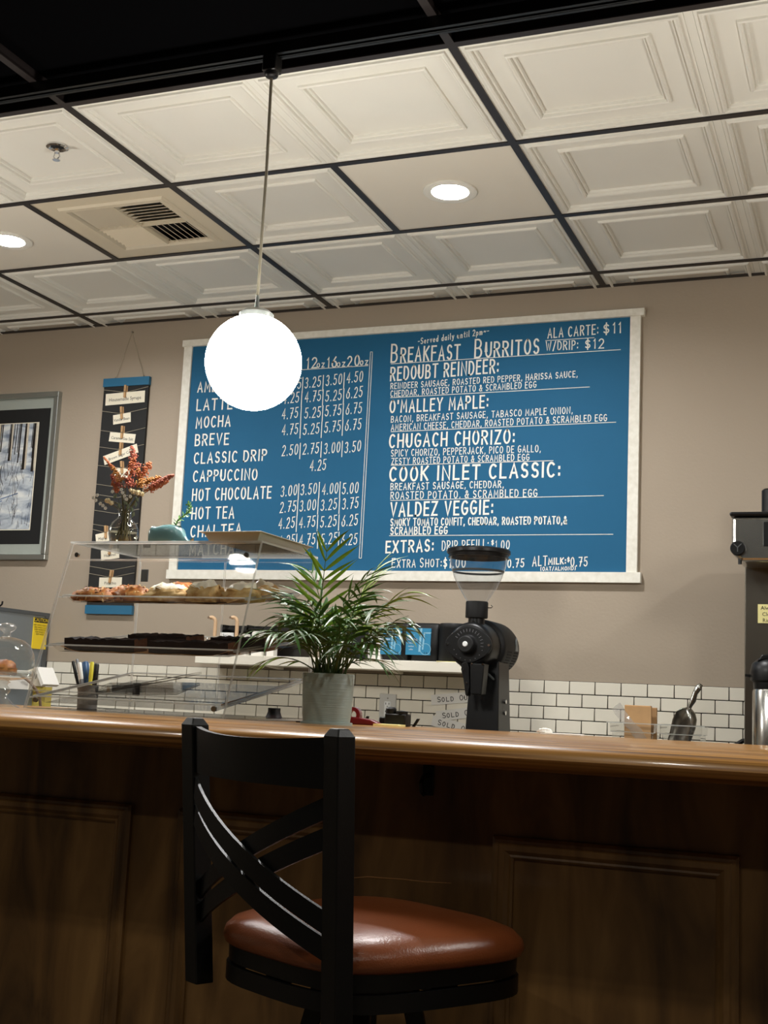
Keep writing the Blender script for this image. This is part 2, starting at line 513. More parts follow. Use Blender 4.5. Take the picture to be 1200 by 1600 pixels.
G = {
    'A': (.62, [[(0, 0), (.5, 1), (1, 0)], [(.17, .33), (.83, .33)]]),
    'B': (.55, [[(0, 0), (0, 1)] + arc(.42, .76, .48, .24, 90, -90) + [(0, .52)], [(0, .52)] + arc(.5, .26, .5, .26, 90, -90) + [(0, 0)]]),
    'C': (.55, [arc(.55, .5, .55, .5, 50, 310, 14)]),
    'D': (.58, [[(0, 0), (0, 1)] + arc(.35, .5, .65, .5, 90, -90, 12) + [(0, 0)]]),
    'E': (.48, [[(1, 1), (0, 1), (0, 0), (1, 0)], [(0, .53), (.85, .53)]]),
    'F': (.48, [[(1, 1), (0, 1), (0, 0)], [(0, .53), (.85, .53)]]),
    'G': (.58, [arc(.55, .5, .55, .5, 50, 330, 14) + [(1.02, .45), (.6, .45)]]),
    'H': (.58, [[(0, 0), (0, 1)], [(1, 0), (1, 1)], [(0, .5), (1, .5)]]),
    'I': (.06, [[(.5, 0), (.5, 1)]]),
    'J': (.45, [[(1, 1), (1, .28)] + arc(.5, .28, .5, .28, 0, -170, 8)]),
    'K': (.56, [[(0, 0), (0, 1)], [(1, 1), (0, .42)], [(.25, .56), (1, 0)]]),
    'L': (.46, [[(0, 1), (0, 0), (1, 0)]]),
    'M': (.7, [[(0, 0), (.08, 1), (.5, .3), (.92, 1), (1, 0)]]),
    'N': (.6, [[(0, 0), (0, 1), (1, 0), (1, 1)]]),
    'O': (.6, [arc(.5, .5, .5, .5, 90, 450, 18)]),
    'P': (.52, [[(0, 0), (0, 1)] + arc(.45, .74, .55, .26, 90, -90) + [(0, .48)]]),
    'Q': (.6, [arc(.5, .5, .5, .5, 90, 450, 18), [(.6, .25), (1, -.05)]]),
    'R': (.55, [[(0, 0), (0, 1)] + arc(.45, .75, .52, .25, 90, -90) + [(0, .5)], [(.4, .5), (1, 0)]]),
    'S': (.5, [arc(.5, .75, .45, .25, 30, 270, 9) + arc(.5, .25, .48, .25, 90, -150, 9)]),
    'T': (.58, [[(.5, 0), (.5, 1)], [(0, 1), (1, 1)]]),
    'U': (.56, [[(0, 1), (0, .35)] + arc(.5, .35, .5, .35, 180, 360, 9) + [(1, 1)]]),
    'V': (.6, [[(0, 1), (.5, 0), (1, 1)]]),
    'W': (.8, [[(0, 1), (.26, 0), (.5, .8), (.74, 0), (1, 1)]]),
    'X': (.58, [[(0, 0), (1, 1)], [(0, 1), (1, 0)]]),
    'Y': (.58, [[(0, 1), (.5, .48), (1, 1)], [(.5, .48), (.5, 0)]]),
    'Z': (.54, [[(0, 1), (1, 1), (0, 0), (1, 0)]]),
    '0': (.5, [arc(.5, .5, .5, .5, 90, 450, 16)]),
    '1': (.14, [[(.1, .82), (.9, 1), (.9, 0)]]),
    '2': (.48, [arc(.5, .72, .48, .28, 160, -40, 10) + [(0, 0), (1, 0)]]),
    '3': (.46, [arc(.45, .75, .45, .25, 150, -90, 9) + arc(.45, .25, .52, .26, 90, -150, 10)]),
    '4': (.52, [[(.75, 0), (.75, 1), (0, .32), (1, .32)]]),
    '5': (.48, [[(.95, 1), (.15, 1), (.08, .56)] + arc(.42, .31, .55, .31, 120, -150, 12)]),
    '6': (.5, [[(.8, 1), (.25, .6)] + arc(.5, .3, .5, .3, 140, 500, 14)]),
    '7': (.48, [[(0, 1), (1, 1), (.35, 0)], [(.35, .5), (.9, .5)]]),
    '8': (.5, [arc(.5, .76, .4, .24, 90, 450, 12), arc(.5, .26, .5, .26, 90, 450, 12)]),
    '9': (.5, [arc(.5, .7, .48, .3, 0, 360, 14) + [(.9, 0)]]),
    '&': (.6, [[(1, 0), (.3, .72)] + arc(.5, .82, .24, .18, 200, -60, 8) + [(.1, .35)] + arc(.42, .24, .4, .24, 160, 330, 8) + [(1, .5)]]),
    '$': (.5, [arc(.5, .7, .42, .2, 30, 270, 8) + arc(.5, .3, .45, .2, 90, -150, 8), [(.5, -.08), (.5, 1.08)]]),
    ':': (.06, [[(.5, .12), (.5, .2)], [(.5, .6), (.5, .68)]]),
    '.': (.06, [[(.5, 0), (.5, .06)]]),
    ',': (.1, [[(.8, .08), (.2, -.14)]]),
    "'": (.06, [[(.5, 1.0), (.4, .78)]]),
    '/': (.4, [[(0, -.05), (1, 1.05)]]),
    '(': (.2, [arc(1.1, .5, 1, .62, 125, 235, 7)]),
    ')': (.2, [arc(-.1, .5, 1, .62, 55, -55, 7)]),
    '-': (.3, [[(0, .45), (1, .45)]]),
    '~': (.5, [[(0, .4), (.25, .55), (.7, .35), (1, .5)]]),
    '|': (.06, [[(.5, -.2), (.5, 1.05)]]),
    'o': (.42, [arc(.5, .28, .5, .28, 90, 450, 12)]),
    'z': (.36, [[(0, .55), (1, .55), (0, 0), (1, 0)]]),
    'e': (.4, [[(.05, .28), (.95, .3)] + arc(.5, .28, .46, .28, 5, 310, 11)]),
    'r': (.32, [[(.1, 0), (.1, .56)], [(.1, .36)] + arc(.55, .36, .42, .18, 150, 50, 5)]),
    'v': (.4, [[(0, .56), (.5, 0), (1, .56)]]),
    'd': (.42, [arc(.45, .27, .45, .27, 20, 340, 12), [(.92, 1), (.92, 0)]]),
    'a': (.42, [arc(.45, .27, .45, .27, 20, 340, 12), [(.92, .56), (.92, .05), (1.05, 0)]]),
    'i': (.08, [[(.5, 0), (.5, .5)], [(.5, .72), (.5, .78)]]),
    'l': (.12, [[(.5, 1), (.4, .1), (1, 0)]]),
    'y': (.42, [[(0, .56), (.5, .05)], [(1, .56), (.4, -.3), (.05, -.3)]]),
    'u': (.42, [[(0, .56), (0, .2)] + arc(.45, .2, .45, .2, 180, 350, 6) + [(.92, .56), (.95, 0)]]),
    'n': (.42, [[(.05, 0), (.05, .56)], [(.05, .36)] + arc(.5, .36, .42, .2, 150, 0, 6) + [(.95, 0)]]),
    't': (.3, [[(.5, .9), (.45, .1), (.9, 0)], [(0, .6), (1, .6)]]),
    'p': (.42, [[(.06, .56), (.06, -.32)], arc(.52, .28, .46, .28, 160, -160, 12)]),
    'm': (.62, [[(.03, 0), (.03, .56)], [(.03, .36)] + arc(.27, .36, .23, .2, 150, 0, 5) + [(.5, 0)], [(.5, .36)] + arc(.74, .36, .23, .2, 150, 0, 5) + [(.98, 0)]]),
    's': (.36, [arc(.5, .42, .42, .14, 30, 270, 6) + arc(.5, .14, .46, .14, 90, -150, 6)]),
    'c': (.38, [arc(.55, .28, .5, .28, 50, 310, 10)]),
    'h': (.42, [[(.05, 0), (.05, 1)], [(.05, .36)] + arc(.5, .36, .42, .2, 150, 0, 6) + [(.95, 0)]]),
    'b': (.42, [[(.05, 1), (.05, 0)], arc(.5, .28, .45, .28, 160, -160, 12)]),
    'w': (.55, [[(0, .56), (.26, 0), (.5, .45), (.74, 0), (1, .56)]]),
    'g': (.42, [arc(.45, .28, .45, .28, 20, 340, 12), [(.92, .56), (.85, -.25), (.2, -.3)]]),
    ' ': (.55, []),
}
GAP = .4


def ribbon(B, pts, t, place):
    n = len(pts)
    if n < 2:
        return
    L, Rr = [], []
    for i in range(n):
        d0 = (pts[i] - pts[i - 1]).normalized() if i > 0 else None
        d1 = (pts[i + 1] - pts[i]).normalized() if i < n - 1 else None
        if d0 is None:
            d = d1
            k = 1
            p = pts[i] - d * t * .5
        elif d1 is None:
            d = d0
            k = 1
            p = pts[i] + d * t * .5
        else:
            d = d0 + d1
            if d.length < .3:
                d = d1
                k = 1
            else:
                d.normalize()
                k = min(1.8, 1 / max(.4, abs(d.dot(d1))))
            p = pts[i]
        nn = Vector((-d.y, d.x)) * t * .5 * k
        L.append(place(p + nn))
        Rr.append(place(p - nn))
    B.add(L + Rr, [(i, i + 1, n + i + 1, n + i) for i in range(n - 1)])


def write(text, p0, p1, h, t, small=1.0, normal_off=0.0, slant=0.0):
    """write text with a round pen of width t from p0 to p1 (baseline), capital height h"""
    p0, p1 = Vector(p0), Vector(p1)
    wid = 0
    pens = []
    first = True
    for ch in text:
        k = 1.0
        if small < 1 and not first:
            k = small
        first = ch == ' '
        gw, st = G[ch]
        pens.append((wid, gw * k, k, st))
        wid += gw * k + GAP * (k if ch != ' ' else 0)
    wid -= GAP
    e = (p1 - p0)
    sx = e.length / wid
    e.normalize()
    zz = Vector((0, 0, 1))
    words = [MB()]
    for x, gw, k, st in pens:
        if not st:
            words.append(MB())
            continue
        B = words[-1]
        jx, jy = random.uniform(-.012, .012), random.uniform(-.02, .02)
        for pi_, poly in enumerate(st):
            lift = Vector((0, -.0003 * pi_, 0))
            pts = [Vector(((x + (q[0] + jx) * gw) * sx + slant * q[1] * h, (q[1] * k + jy) * h)) for q in poly]
            ribbon(B, pts, t, lambda q: p0 + e * q.x + zz * q.y + lift)
    return [b for b in words if b.v]


# ================================================================== SETTING
YW = 4.92
CZ = 2.859
X0 = -3.471
PT = 1.2192
ROWY = [4.746, 4.136, 3.527, 2.917]
XL_, XR_, YB_ = -5.3, 2.6, -3.2

struct(MB().box(XL_, XR_, YB_, YW, -.05, 0).build('floor', 'floor', smooth=False))
wall = struct(MB().box(XL_, XR_, YW, YW + .1, 0, 3.2).build('wall_back', 'wall', smooth=False))
struct(MB().box(XL_ - .1, XL_, YB_, YW, 0, 3.2).build('wall_left', 'wall', smooth=False))
struct(MB().box(XR_, XR_ + .1, YB_, YW, 0, 3.2).build('wall_right', 'wall', smooth=False))
struct(MB().box(XL_, XR_, YB_ - .1, YB_, 0, 3.2).build('wall_front', 'wall_dark', smooth=False))
ceil = struct(MB().box(XL_, XR_, YB_, YW, CZ + .12, CZ + .16).build('ceiling', 'black_panel', smooth=False))


# ceiling panels -------------------------------------------------
def square(B, x0, x1, y0, y1):
    prof = [(0, .0), (.011, .0), (.0118, .002), (.0126, 0), (.024, 0), (.0255, -.006), (.031, -.0085), (.0365, -.006), (.038, .002), (.042, 0), (.046, .002), (.048, .010), (.052, .011),
            (.108, .011), (.1095, .005), (.115, .0025), (.1205, .005), (.122, .013), (.126, .011), (.130, .013), (.132, .021), (.137, .022)]
    rings = [[(x0 + d, y0 + d, z), (x1 - d, y0 + d, z), (x1 - d, y1 - d, z), (x0 + d, y1 - d, z)] for d, z in prof]
    B.loft(rings, cap0=False, cap1=True)


GB = .012


def coffer_mesh(name, nx, cut=None):
    B = MB()
    wd = nx * .6096 - .008
    dp = .6096 - .008
    for i in range(nx):
        square(B, -wd / 2 + i * wd / nx, -wd / 2 + (i + 1) * wd / nx, -dp / 2, dp / 2)
    me = bpy.data.meshes.new(name)
    me.from_pydata(B.v, [], B.f)
    me.materials.append(MATS['panel_white'])
    if cut is not None:
        bm = bmesh.new()
        bm.from_mesh(me)
        bmesh.ops.bisect_plane(bm, geom=bm.verts[:] + bm.edges[:] + bm.faces[:], plane_co=(0, -dp / 2 + cut, 0), plane_no=(0, 1, 0), clear_outer=True)
        bm.to_mesh(me)
        bm.free()
    me.shade_smooth()
    me.set_sharp_from_angle(angle=R(28))
    return me


cof2 = coffer_mesh('ceiling_panel', 2)
cof1 = coffer_mesh('ceiling_panel', 1)
cofc = coffer_mesh('ceiling_panel', 2, .170)
PZ = CZ + .0025
for k in range(-2, 5):
    cx = X0 + (k + .5) * PT
    share(cofc, 'ceiling_panel', (cx, 4.746 + .3048, PZ), ceil)
    for j in range(3):
        cy = ROWY[j] - .3048
        if j == 1 and k in (0, 1, 3):
            continue
        share(cof2, 'ceiling_panel', (cx, cy, PZ), ceil)
share(cof1, 'ceiling_panel', (X0 + 1.25 * PT, ROWY[1] - .3048, PZ), ceil)
share(cof1, 'ceiling_panel', (X0 + 3.25 * PT, ROWY[1] - .3048, PZ), ceil)
plain_b = MB()
hs = .3048 - .004
ncirc = 32
rr = .082
sq = []
for i in range(ncirc):
    a = 2 * PI * i / ncirc
    c_, s_ = math.cos(a), math.sin(a)
    q = hs / max(abs(c_), abs(s_))
    sq.append((c_ * q, s_ * q, 0))
plain_b.loft([sq, [(rr * math.cos(2 * PI * i / ncirc), rr * math.sin(2 * PI * i / ncirc), 0) for i in range(ncirc)]], False, False)
LIGHTX = [X0 + .25 * PT, X0 + 1.75 * PT, X0 + 3.75 * PT]
pl0 = None
for lx in LIGHTX:
    if pl0 is None:
        pl0 = plain_b.build('ceiling_panel', 'panel_plain', ceil, smooth=False)
        pl0.location = (lx, ROWY[1] - .3048, PZ)
    else:
        share(pl0, 'ceiling_panel', (lx, ROWY[1] - .3048, PZ), ceil)
# black panels over the seating side
bp = MB().box(-.6, .6, -.3, .3, 0, .01).build('ceiling_panel', 'black_panel', ceil, smooth=False)
bp.location = (X0 + .5 * PT, ROWY[3] - .3048, CZ + .03)
for k in range(-2, 5):
    for j in range(8):
        if (k, j) == (0, 0):
            continue
        share(bp, 'ceiling_panel', (X0 + (k + .5) * PT, ROWY[3] - .3048 - j * .6096, CZ + .03), ceil)
# grid bars: mains run front to back, cross bars along the wall
for k in range(-1, 5):
    B = MB()
    x = X0 + k * PT
    B.box(x - GB, x + GB, YB_, YW, CZ - .002, CZ + .002).box(x - .003, x + .003, YB_, YW, CZ + .002, CZ + .04)
    B.build('grid_bar', 'grid', ceil, smooth=False)
crossB = MB().box(GB, PT - GB, -GB, GB, -.002, .0015).box(GB, PT - GB, -.003, .003, .0015, .035)
cb = None
for k in range(-2, 5):
    for j in range(-6, 4):
        y = ROWY[j] if j >= 0 else ROWY[3] + j * .6096
        if cb is None:
            cb = crossB.build('grid_bar', 'grid', ceil, smooth=False)
            cb.location = (X0 + k * PT, y, CZ)
        else:
            share(cb, 'grid_bar', (X0 + k * PT, y, CZ), ceil)
sb = MB().box(-GB, GB, -.3048 + GB, .3048 - GB, -.002, .0015).build('grid_bar', 'grid', ceil, smooth=False)
sb.location = (X0 + .5 * PT, ROWY[1] - .3048, CZ)
share(sb, 'grid_bar', (X0 + 1.5 * PT, ROWY[1] - .3048, CZ), ceil)
share(sb, 'grid_bar', (X0 + 3.5 * PT, ROWY[1] - .3048, CZ), ceil)
MB().box(XL_, XR_, YW - .022, YW, CZ - .003, CZ + .001).build('wall_angle', 'grid', ceil, smooth=False)

# subway tiles ----------------------------------------------------
TP, TH = .1016, .0508
MB().box(-3.62, .9, YW - .004, YW, .90, 1.2485).build('grout_bed', 'grout', wall, smooth=False)
tb = None


def tile_at(xc, zc):
    global tb
    if tb is None:
        tb = MB().box(-TP / 2 + .0018, TP / 2 - .0018, -.0075, 0, -TH / 2 + .0018, TH / 2 - .0018).build('tile', 'tile', wall, smooth=True, bevel=.0012, seg=1)
        tb.location = (xc, YW - .003, zc)
        return tb
    o = share(tb, 'tile', (xc, YW - .003, zc), wall)
    md = o.modifiers.new('bevel', 'BEVEL')
    md.width, md.segments, md.limit_method = .0012, 1, 'ANGLE'
    o.rotation_euler = (random.gauss(0, .006), 0, random.gauss(0, .006))
    return o


def half_tile(x0, x1, zc):
    MB().box(x0 + .0018, x1 - .0018, YW - .0105, YW - .003, zc - TH / 2 + .0018, zc + TH / 2 - .0018).build('tile', 'tile', wall, smooth=False)


TX0 = -1.339
for r in range(5):
    zc = 1.2485 - TH * (r + .5)
    off = 0 if r % 2 == 0 else TP / 2
    i0 = math.ceil((-3.61 - TX0 - off) / TP)
    first = TX0 + off + i0 * TP
    if first + 3.61 > .02:
        half_tile(-3.61, first, zc)
    i = i0
    while TX0 + off + (i + 1) * TP < .78:
        tile_at(TX0 + off + (i + .5) * TP, zc)
        i += 1

# ================================================================== CEILING FIXTURES
for i, lx in enumerate(LIGHTX):
    ly = ROWY[1] - .3048
    lab = ['white recessed downlight in plain tile left of the air vent', 'glowing recessed downlight centred in plain tile above the menu board', 'recessed downlight in plain tile right of the coffee brewer'][i]
    t = thing('recessed_downlight', (lx, ly, CZ), lab, 'ceiling light', 'recessed downlights')
    B = MB().lathe([(.092, .002), (.092, -.004), (.088, -.006), (.064, -.003), (.060, .008), (.060, .03)], (lx, ly, CZ), 40)
    B.build('trim_ring', 'panel_white', t)
    MB().lathe([(.0, .010), (.04, .010), (.060, .012)], (lx, ly, CZ), 32).build('lens', 'down_light', t)
# lamps over the seating side, behind the viewer
for i, (lx, ly) in enumerate(((-2.5, 1.1), (-.65, 1.1), (1.2, 1.1), (-1.6, -.45), (.4, -.45))):
    lab = ['downlight in black ceiling over the left bar seats', 'downlight in black ceiling over the brown leather stool', 'downlight in black ceiling over the far right bar seats', 'rear downlight in black ceiling towards the left', 'rear downlight in black ceiling towards the right'][i]
    t = thing('seating_downlight', (lx, ly, CZ), lab, 'ceiling light', 'downlights over the seats')
    MB().lathe([(.092, .03), (.092, -.004), (.088, -.006), (.066, -.003), (.060, .012), (.060, .03)], (lx, ly, CZ), 32).build('trim_ring', 'track', t)
    MB().lathe([(.0, .006), (.04, .006), (.061, .008)], (lx, ly, CZ), 24).build('lens', 'room_light', t)

# air vent
vx, vy = X0 + .75 * PT, ROWY[1] - .3048
t = thing('air_vent', (vx, vy, CZ), 'beige square ceiling air vent with four louver quadrants', 'air vent')
B = MB()
h0, h1 = .3008, .212
for ring in ([(-h0, -h0), (h0, -h0), (h0, -h1), (-h0, -h1)], [(-h0, h1), (h0, h1), (h0, h0), (-h0, h0)], [(-h0, -h1), (-h1, -h1), (-h1, h1), (-h0, h1)], [(h1, -h1), (h0, -h1), (h0, h1), (h1, h1)]):
    B.prism([(vx + p[0], vy + p[1]) for p in ring], 'z', CZ + .003, CZ + .008)
B.build('face_plate', 'vent', t, smooth=False)
B = MB()
ring = lambda d, z: [(vx - d, vy - d, z), (vx + d, vy - d, z), (vx + d, vy + d, z), (vx - d, vy + d, z)]
B.loft([ring(.222, CZ + .003), ring(.216, CZ - .006), ring(.198, CZ - .006), ring(.190, CZ + .012)], False, False)
B.build('rim', 'vent', t, smooth=False)
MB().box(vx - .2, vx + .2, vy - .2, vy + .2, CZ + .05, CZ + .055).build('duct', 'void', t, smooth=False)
B = MB().box(vx - .002, vx + .002, vy - .19, vy + .19, CZ - .004, CZ + .02).box(vx - .19, vx + .19, vy - .002, vy + .002, CZ - .004, CZ + .02)
B.build('divider', 'vent', t, smooth=False)
NL = 7
for qx, qy, axis, lean in ((-1, -1, 'y', 1), (1, -1, 'x', 1), (-1, 1, 'x', -1), (1, 1, 'y', -1)):
    for i in range(NL):
        o = .012 + (i + .3) * .178 / NL
        B = MB()
        L = .092
        if axis == 'x':
            c = (vx + qx * .096, vy + qy * o, CZ + .008)
            d = Vector((0, lean * .8, .62)).normalized()
            B.obox(c, (1, 0, 0), d, Vector((1, 0, 0)).cross(d), L, .0125, .0009)
        else:
            c = (vx + qx * o, vy + qy * .096, CZ + .008)
            d = Vector((lean * .8, 0, .62)).normalized()
            B.obox(c, (0, 1, 0), d, Vector((0, 1, 0)).cross(d), L, .0125, .0009)
        B.build('louver', 'vent', t, smooth=False)

# sprinkler
sx_, sy_ = -2.483, 3.201
t = thing('fire_sprinkler', (sx_, sy_, CZ), 'small chrome fire sprinkler head recessed in white ceiling tile', 'sprinkler')
sz = CZ + .0235
MB().lathe([(.036, 0), (.036, -.004), (.028, -.007), (.022, -.004), (.020, .0)], (sx_, sy_, sz), 28).build('escutcheon', 'chrome', t)
MB().lathe([(0, -.001), (.0225, -.001)], (sx_, sy_, sz), 24).build('cup', 'void', t)
B = MB().cyl((sx_, sy_, sz - .022), .008, .022, 16)
B.tube([(sx_ - .008, sy_, sz - .022), (sx_ - .012, sy_, sz - .034), (sx_ - .003, sy_, sz - .044)], .0022, 6)
B.tube([(sx_ + .008, sy_, sz - .022), (sx_ + .012, sy_, sz - .034), (sx_ + .003, sy_, sz - .044)], .0022, 6)
B.build('body', 'chrome', t)
B = MB()
pts = []
for i in range(24):
    a = 2 * PI * i / 24
    r = .0135 if i % 2 else .0105
    pts.append((sx_ + r * math.cos(a), sy_ + r * math.sin(a)))
B.prism(pts, 'z', sz - .047, sz - .045)
B.build('deflector', 'chrome', t, smooth=False)

# track and pendant
TY = 2.785
t = thing('track_rail', (-1.3, TY, CZ - .002), 'long black lighting track mounted along the black ceiling edge', 'lighting track')
B = MB().prism([(TY - .018, CZ - .002), (TY - .018, CZ - .034), (TY - .008, CZ - .034), (TY - .008, CZ - .014), (TY + .008, CZ - .014), (TY + .008, CZ - .034), (TY + .018, CZ - .034), (TY + .018, CZ - .002)], 'x', -4.6, 2.0)
B.build('rail', 'track', t, smooth=False)
MB().box(-4.6, 2.0, TY - .0095, TY - .0065, CZ - .032, CZ - .030).build('conductor', 'machine_trim', t, smooth=False)
MB().box(-4.6, 2.0, TY + .0065, TY + .0095, CZ - .032, CZ - .030).build('conductor', 'machine_trim', t, smooth=False)
GR = .124


def pendant(px, label):
    gz = 1.985
    t = thing('globe_pendant', (px, TY, CZ - .034), label, 'pendant lamp', 'globe pendants along the track')
    B = MB().box(px - .02, px + .02, TY - .02, TY + .02, CZ - .078, CZ - .034)
    B.lathe([(.02, CZ - .078), (.017, CZ - .09), (.006, CZ - .094)], (px, TY, 0), 20, cap1=True)
    B.build('track_adapter', 'track', t, bevel=.003)
    MB().tube([(px, TY, CZ - .09), (px + .003, TY, 2.5), (px + .001, TY, 2.3), (px, TY, gz + GR + .022)], .0042, 8).build('cord', 'cord_beige', t)
    B = MB().lathe([(.0042, gz + GR + .055), (.006, gz + GR + .02), (.009, gz + GR + .018), (.034, gz + GR + .013), (.045, gz + GR + .004), (.045, gz + GR - .014)], (px, TY, 0), 32)
    B.build('cap', 'silver', t)
    prof = [(GR * math.sin(PI * j / 24), gz - GR * math.cos(PI * j / 24)) for j in range(0, 23)]
    prof[0] = (.0005, gz - GR)
    MB().lathe(prof, (px, TY, 0), 48).build('globe', 'globe_light', t)
    return t


pendant(-1.489, 'glowing white globe pendant hanging in front of the blue menu')
pendant(.35, 'white globe pendant further right along the bar track')
pendant(-3.33, 'white globe pendant further left along the bar track')

# ================================================================== BAR
prof = [(2.262, 1.026), (2.225, 1.030), (2.207, 1.039), (2.2, 1.051), (2.205, 1.064), (2.222, 1.073), (2.25, 1.0775), (2.285, 1.079), (2.293, 1.0775), (2.30, 1.0795),
        (2.33, 1.083), (2.38, 1.0855), (2.42, 1.086), (2.44, 1.0845), (2.452, 1.080), (2.458, 1.076), (3.2, 1.076), (3.2, 1.03), (2.5, 1.026)]
t = thing('wooden_bar_counter', (-1.5, 2.7, 1.026), 'glossy varnished wooden bar top with rounded front rail', 'bar counter')
B = MB()
B.prism(prof, 'x', -4.7, 1.7)
B.build('rail_and_slab', 'bar_wood', t, angle=50)
t = thing('panelled_bar_base', (-1.5, 2.6, 0), 'dark stained wooden bar front with framed panels under the bar top', 'bar front')
MB().box(-4.7, 1.7, 2.46, 2.56, 0, 1.026).build('body', 'front_wood', t, smooth=False)
MB().box(-4.7, 1.7, 2.446, 2.46, 0, .14).build('kick_board', 'front_wood', t, smooth=False)


def panel_frame(x0, x1, z0, z1):
    fy0 = 2.4605
    # mitred moulding, four lengths
    sec = [(0, 0), (0, -.010), (.006, -.014), (.012, -.013), (.016, -.017), (.026, -.016), (.034, -.008), (.038, -.010), (.042, -.006), (.042, 0)]
    cs = [(x0, z0), (x1, z0), (x1, z1), (x0, z1)]
    ins = [(1, 1), (-1, 1), (-1, -1), (1, -1)]
    for e in range(4):
        a, b = e, (e + 1) % 4
        r0 = [(cs[a][0] + ins[a][0] * d, fy0 + y, cs[a][1] + ins[a][1] * d) for d, y in sec]
        r1 = [(cs[b][0] + ins[b][0] * d, fy0 + y, cs[b][1] + ins[b][1] * d) for d, y in sec]
        MB().loft([r0, r1]).build('moulding', 'front_wood', t, smooth=False)


for x0, x1 in ((-.713, -.243), (-1.425, -1.03), (-2.03, -1.545), (-2.75, -2.27), (-3.45, -2.97), (.03, .5), (.78, 1.25)):
    panel_frame(x0, x1, .24, .888)
sp0 = [at(u, v, 2.4595) for u, v in ((548, 1372), (575, 1370), (600, 1372), (630, 1374), (665, 1378), (705, 1380))]
MB().tube(sp0, [.0006, .0016, .0014, .0012, .0012, .0005], 5).build('veneer_split', 'parchment', t)
hx, hz = -.855, .985
t = thing('coat_hook', (hx, 2.46, hz), 'small black hook screwed under the bar edge beside the stool', 'hook')
MB().box(hx - .012, hx + .012, 2.456, 2.46, hz - .03, hz + .03).build('plate', 'black_metal', t, bevel=.002)
MB().tube([(hx, 2.456, hz + .012), (hx, 2.43, hz + .008), (hx, 2.415, hz - .005), (hx, 2.42, hz - .02), (hx, 2.435, hz - .026)], .005, 8).build('prong', 'black_metal', t)


# ================================================================== STOOL
def make_stool(loc, rz, label):
    t = thing('bar_stool', loc, label, 'bar stool', 'bar stools', rz)

    def outline(k, sc=1.0, n=40):
        pts = []
        for i in range(n):
            a = 2 * PI * i / n
            c_, s_ = math.cos(a), math.sin(a)
            e = 2 / 3.6
            x = math.copysign(abs(c_) ** e, c_)
            y = math.copysign(abs(s_) ** e, s_)
            wd = .218 + .022 * y
            pts.append((x * wd * sc, y * .222 * sc, k))
        return pts
    B = MB()
    B.loft([outline(0.726, .955), outline(0.730, .985), outline(0.740, 1.0), outline(0.753, .985), outline(0.766, .93), outline(0.775, .82), outline(0.782, .62), outline(0.786, .36), outline(0.787, .1)])
    B.build('seat', 'leather', t, local=True, angle=80)
    B = MB()
    B.loft([outline(0.700, .95), outline(0.726, .955), outline(0.726, .90), outline(0.700, .90)], False, False)
    B.build('seat_pan', 'black_metal', t, local=True)
    B = MB()
    B.loft([outline(0.668, .965), outline(0.696, .965), outline(0.697, .93), outline(0.668, .93), outline(0.668, .965)], False, False)
    B.build('seat_ring', 'black_metal', t, local=True)
    B = MB().box(-.19, .19, -.03, .03, .690, .706).box(-.03, .03, -.19, .19, .690, .706).cyl((0, 0, .652), .085, .045, 28)
    B.box(-.17, .17, -.02, .02, .706, .74)
    B.build('swivel_plate', 'black_metal', t, local=True)
    hw = .190

    def py(z):       # raked back posts
        return -.215 - .035 * max(0, (z - .66)) / .44
    for s in (-1, 1):
        B = MB()
        rings = []
        for z, k in ((.655, 1), (1.085, 1), (1.097, .6)):
            r = .0175 * k
            y = py(z)
            xx = s * (hw + .007 * (z - .87) / .22)
            rings.append([(xx - r, y - r, z), (xx + r, y - r, z), (xx + r, y + r, z), (xx - r, y + r, z)])
        B.loft(rings)
        B.build('back_post', 'black_metal', t, local=True, smooth=False, bevel=.002)

    def bow(x):
        return -.045 * (1 - (x / hw) ** 2)
    B = MB()
    n = 16
    rings = []
    for i in range(n + 1):
        x = -hw + 2 * hw * i / n
        zt_ = 1.084 - .010 * (1 - (x / hw) ** 2)
        zb_ = 1.005
        y0 = py(1.08) + bow(x)
        y1 = py(1.0) + bow(x)
        rings.append([(x, y1 - .006, zb_), (x, y1 + .006, zb_), (x, y0 + .006, zt_), (x, y0 - .006, zt_)])
    B.loft(rings)
    B.build('top_rail', 'black_metal', t, local=True, angle=50)
    for s in (-1, 1):
        for z0, z1 in ((.987, .803), (.942, .764)):
            n = 18
            path = []
            for i in range(n + 1):
                q = i / n
                x = s * (-hw + 2 * hw * q)
                z = z0 + (z1 - z0) * q
                path.append(Vector((x, py(z) + bow(x) + (-.006 if s > 0 else .006), z)))
            B = MB()
            rings = [[p + Vector((0, -.003, -.017)), p + Vector((0, .003, -.017)), p + Vector((0, .003, .017)), p + Vector((0, -.003, .017))] for p in path]
            B.loft(rings)
            B.build('back_slat', 'black_metal', t, local=True, angle=50)
    for a in (45, 135, 225, 315):
        c_, s_ = math.cos(R(a)), math.sin(R(a))
        B = MB()
        ax = Vector((-s_, c_, 0))
        rings = []
        for z, r in ((.66, .075), (.0, .235)):
            c = Vector((c_ * r, s_ * r, z))
            o = Vector((c_, s_, 0))
            rings.append([c - ax * .016 - o * .016, c + ax * .016 - o * .016, c + ax * .016 + o * .016, c - ax * .016 + o * .016])
        B.loft(rings)
        B.build('leg', 'black_metal', t, local=True, smooth=False, bevel=.002)
    B = MB()
    rr_ = .175
    B.tube([(rr_ * math.cos(2 * PI * i / 40), rr_ * math.sin(2 * PI * i / 40), .27) for i in range(41)], .011, 8, False)
    B.build('foot_ring', 'black_metal', t, local=True)
    return t


make_stool((-.82, 2.075, 0), R(-27), 'black metal bar stool with crossed back slats and brown leather seat')
make_stool((.075, 1.965, 0), R(95), 'second brown leather bar stool at the right end turned sideways')

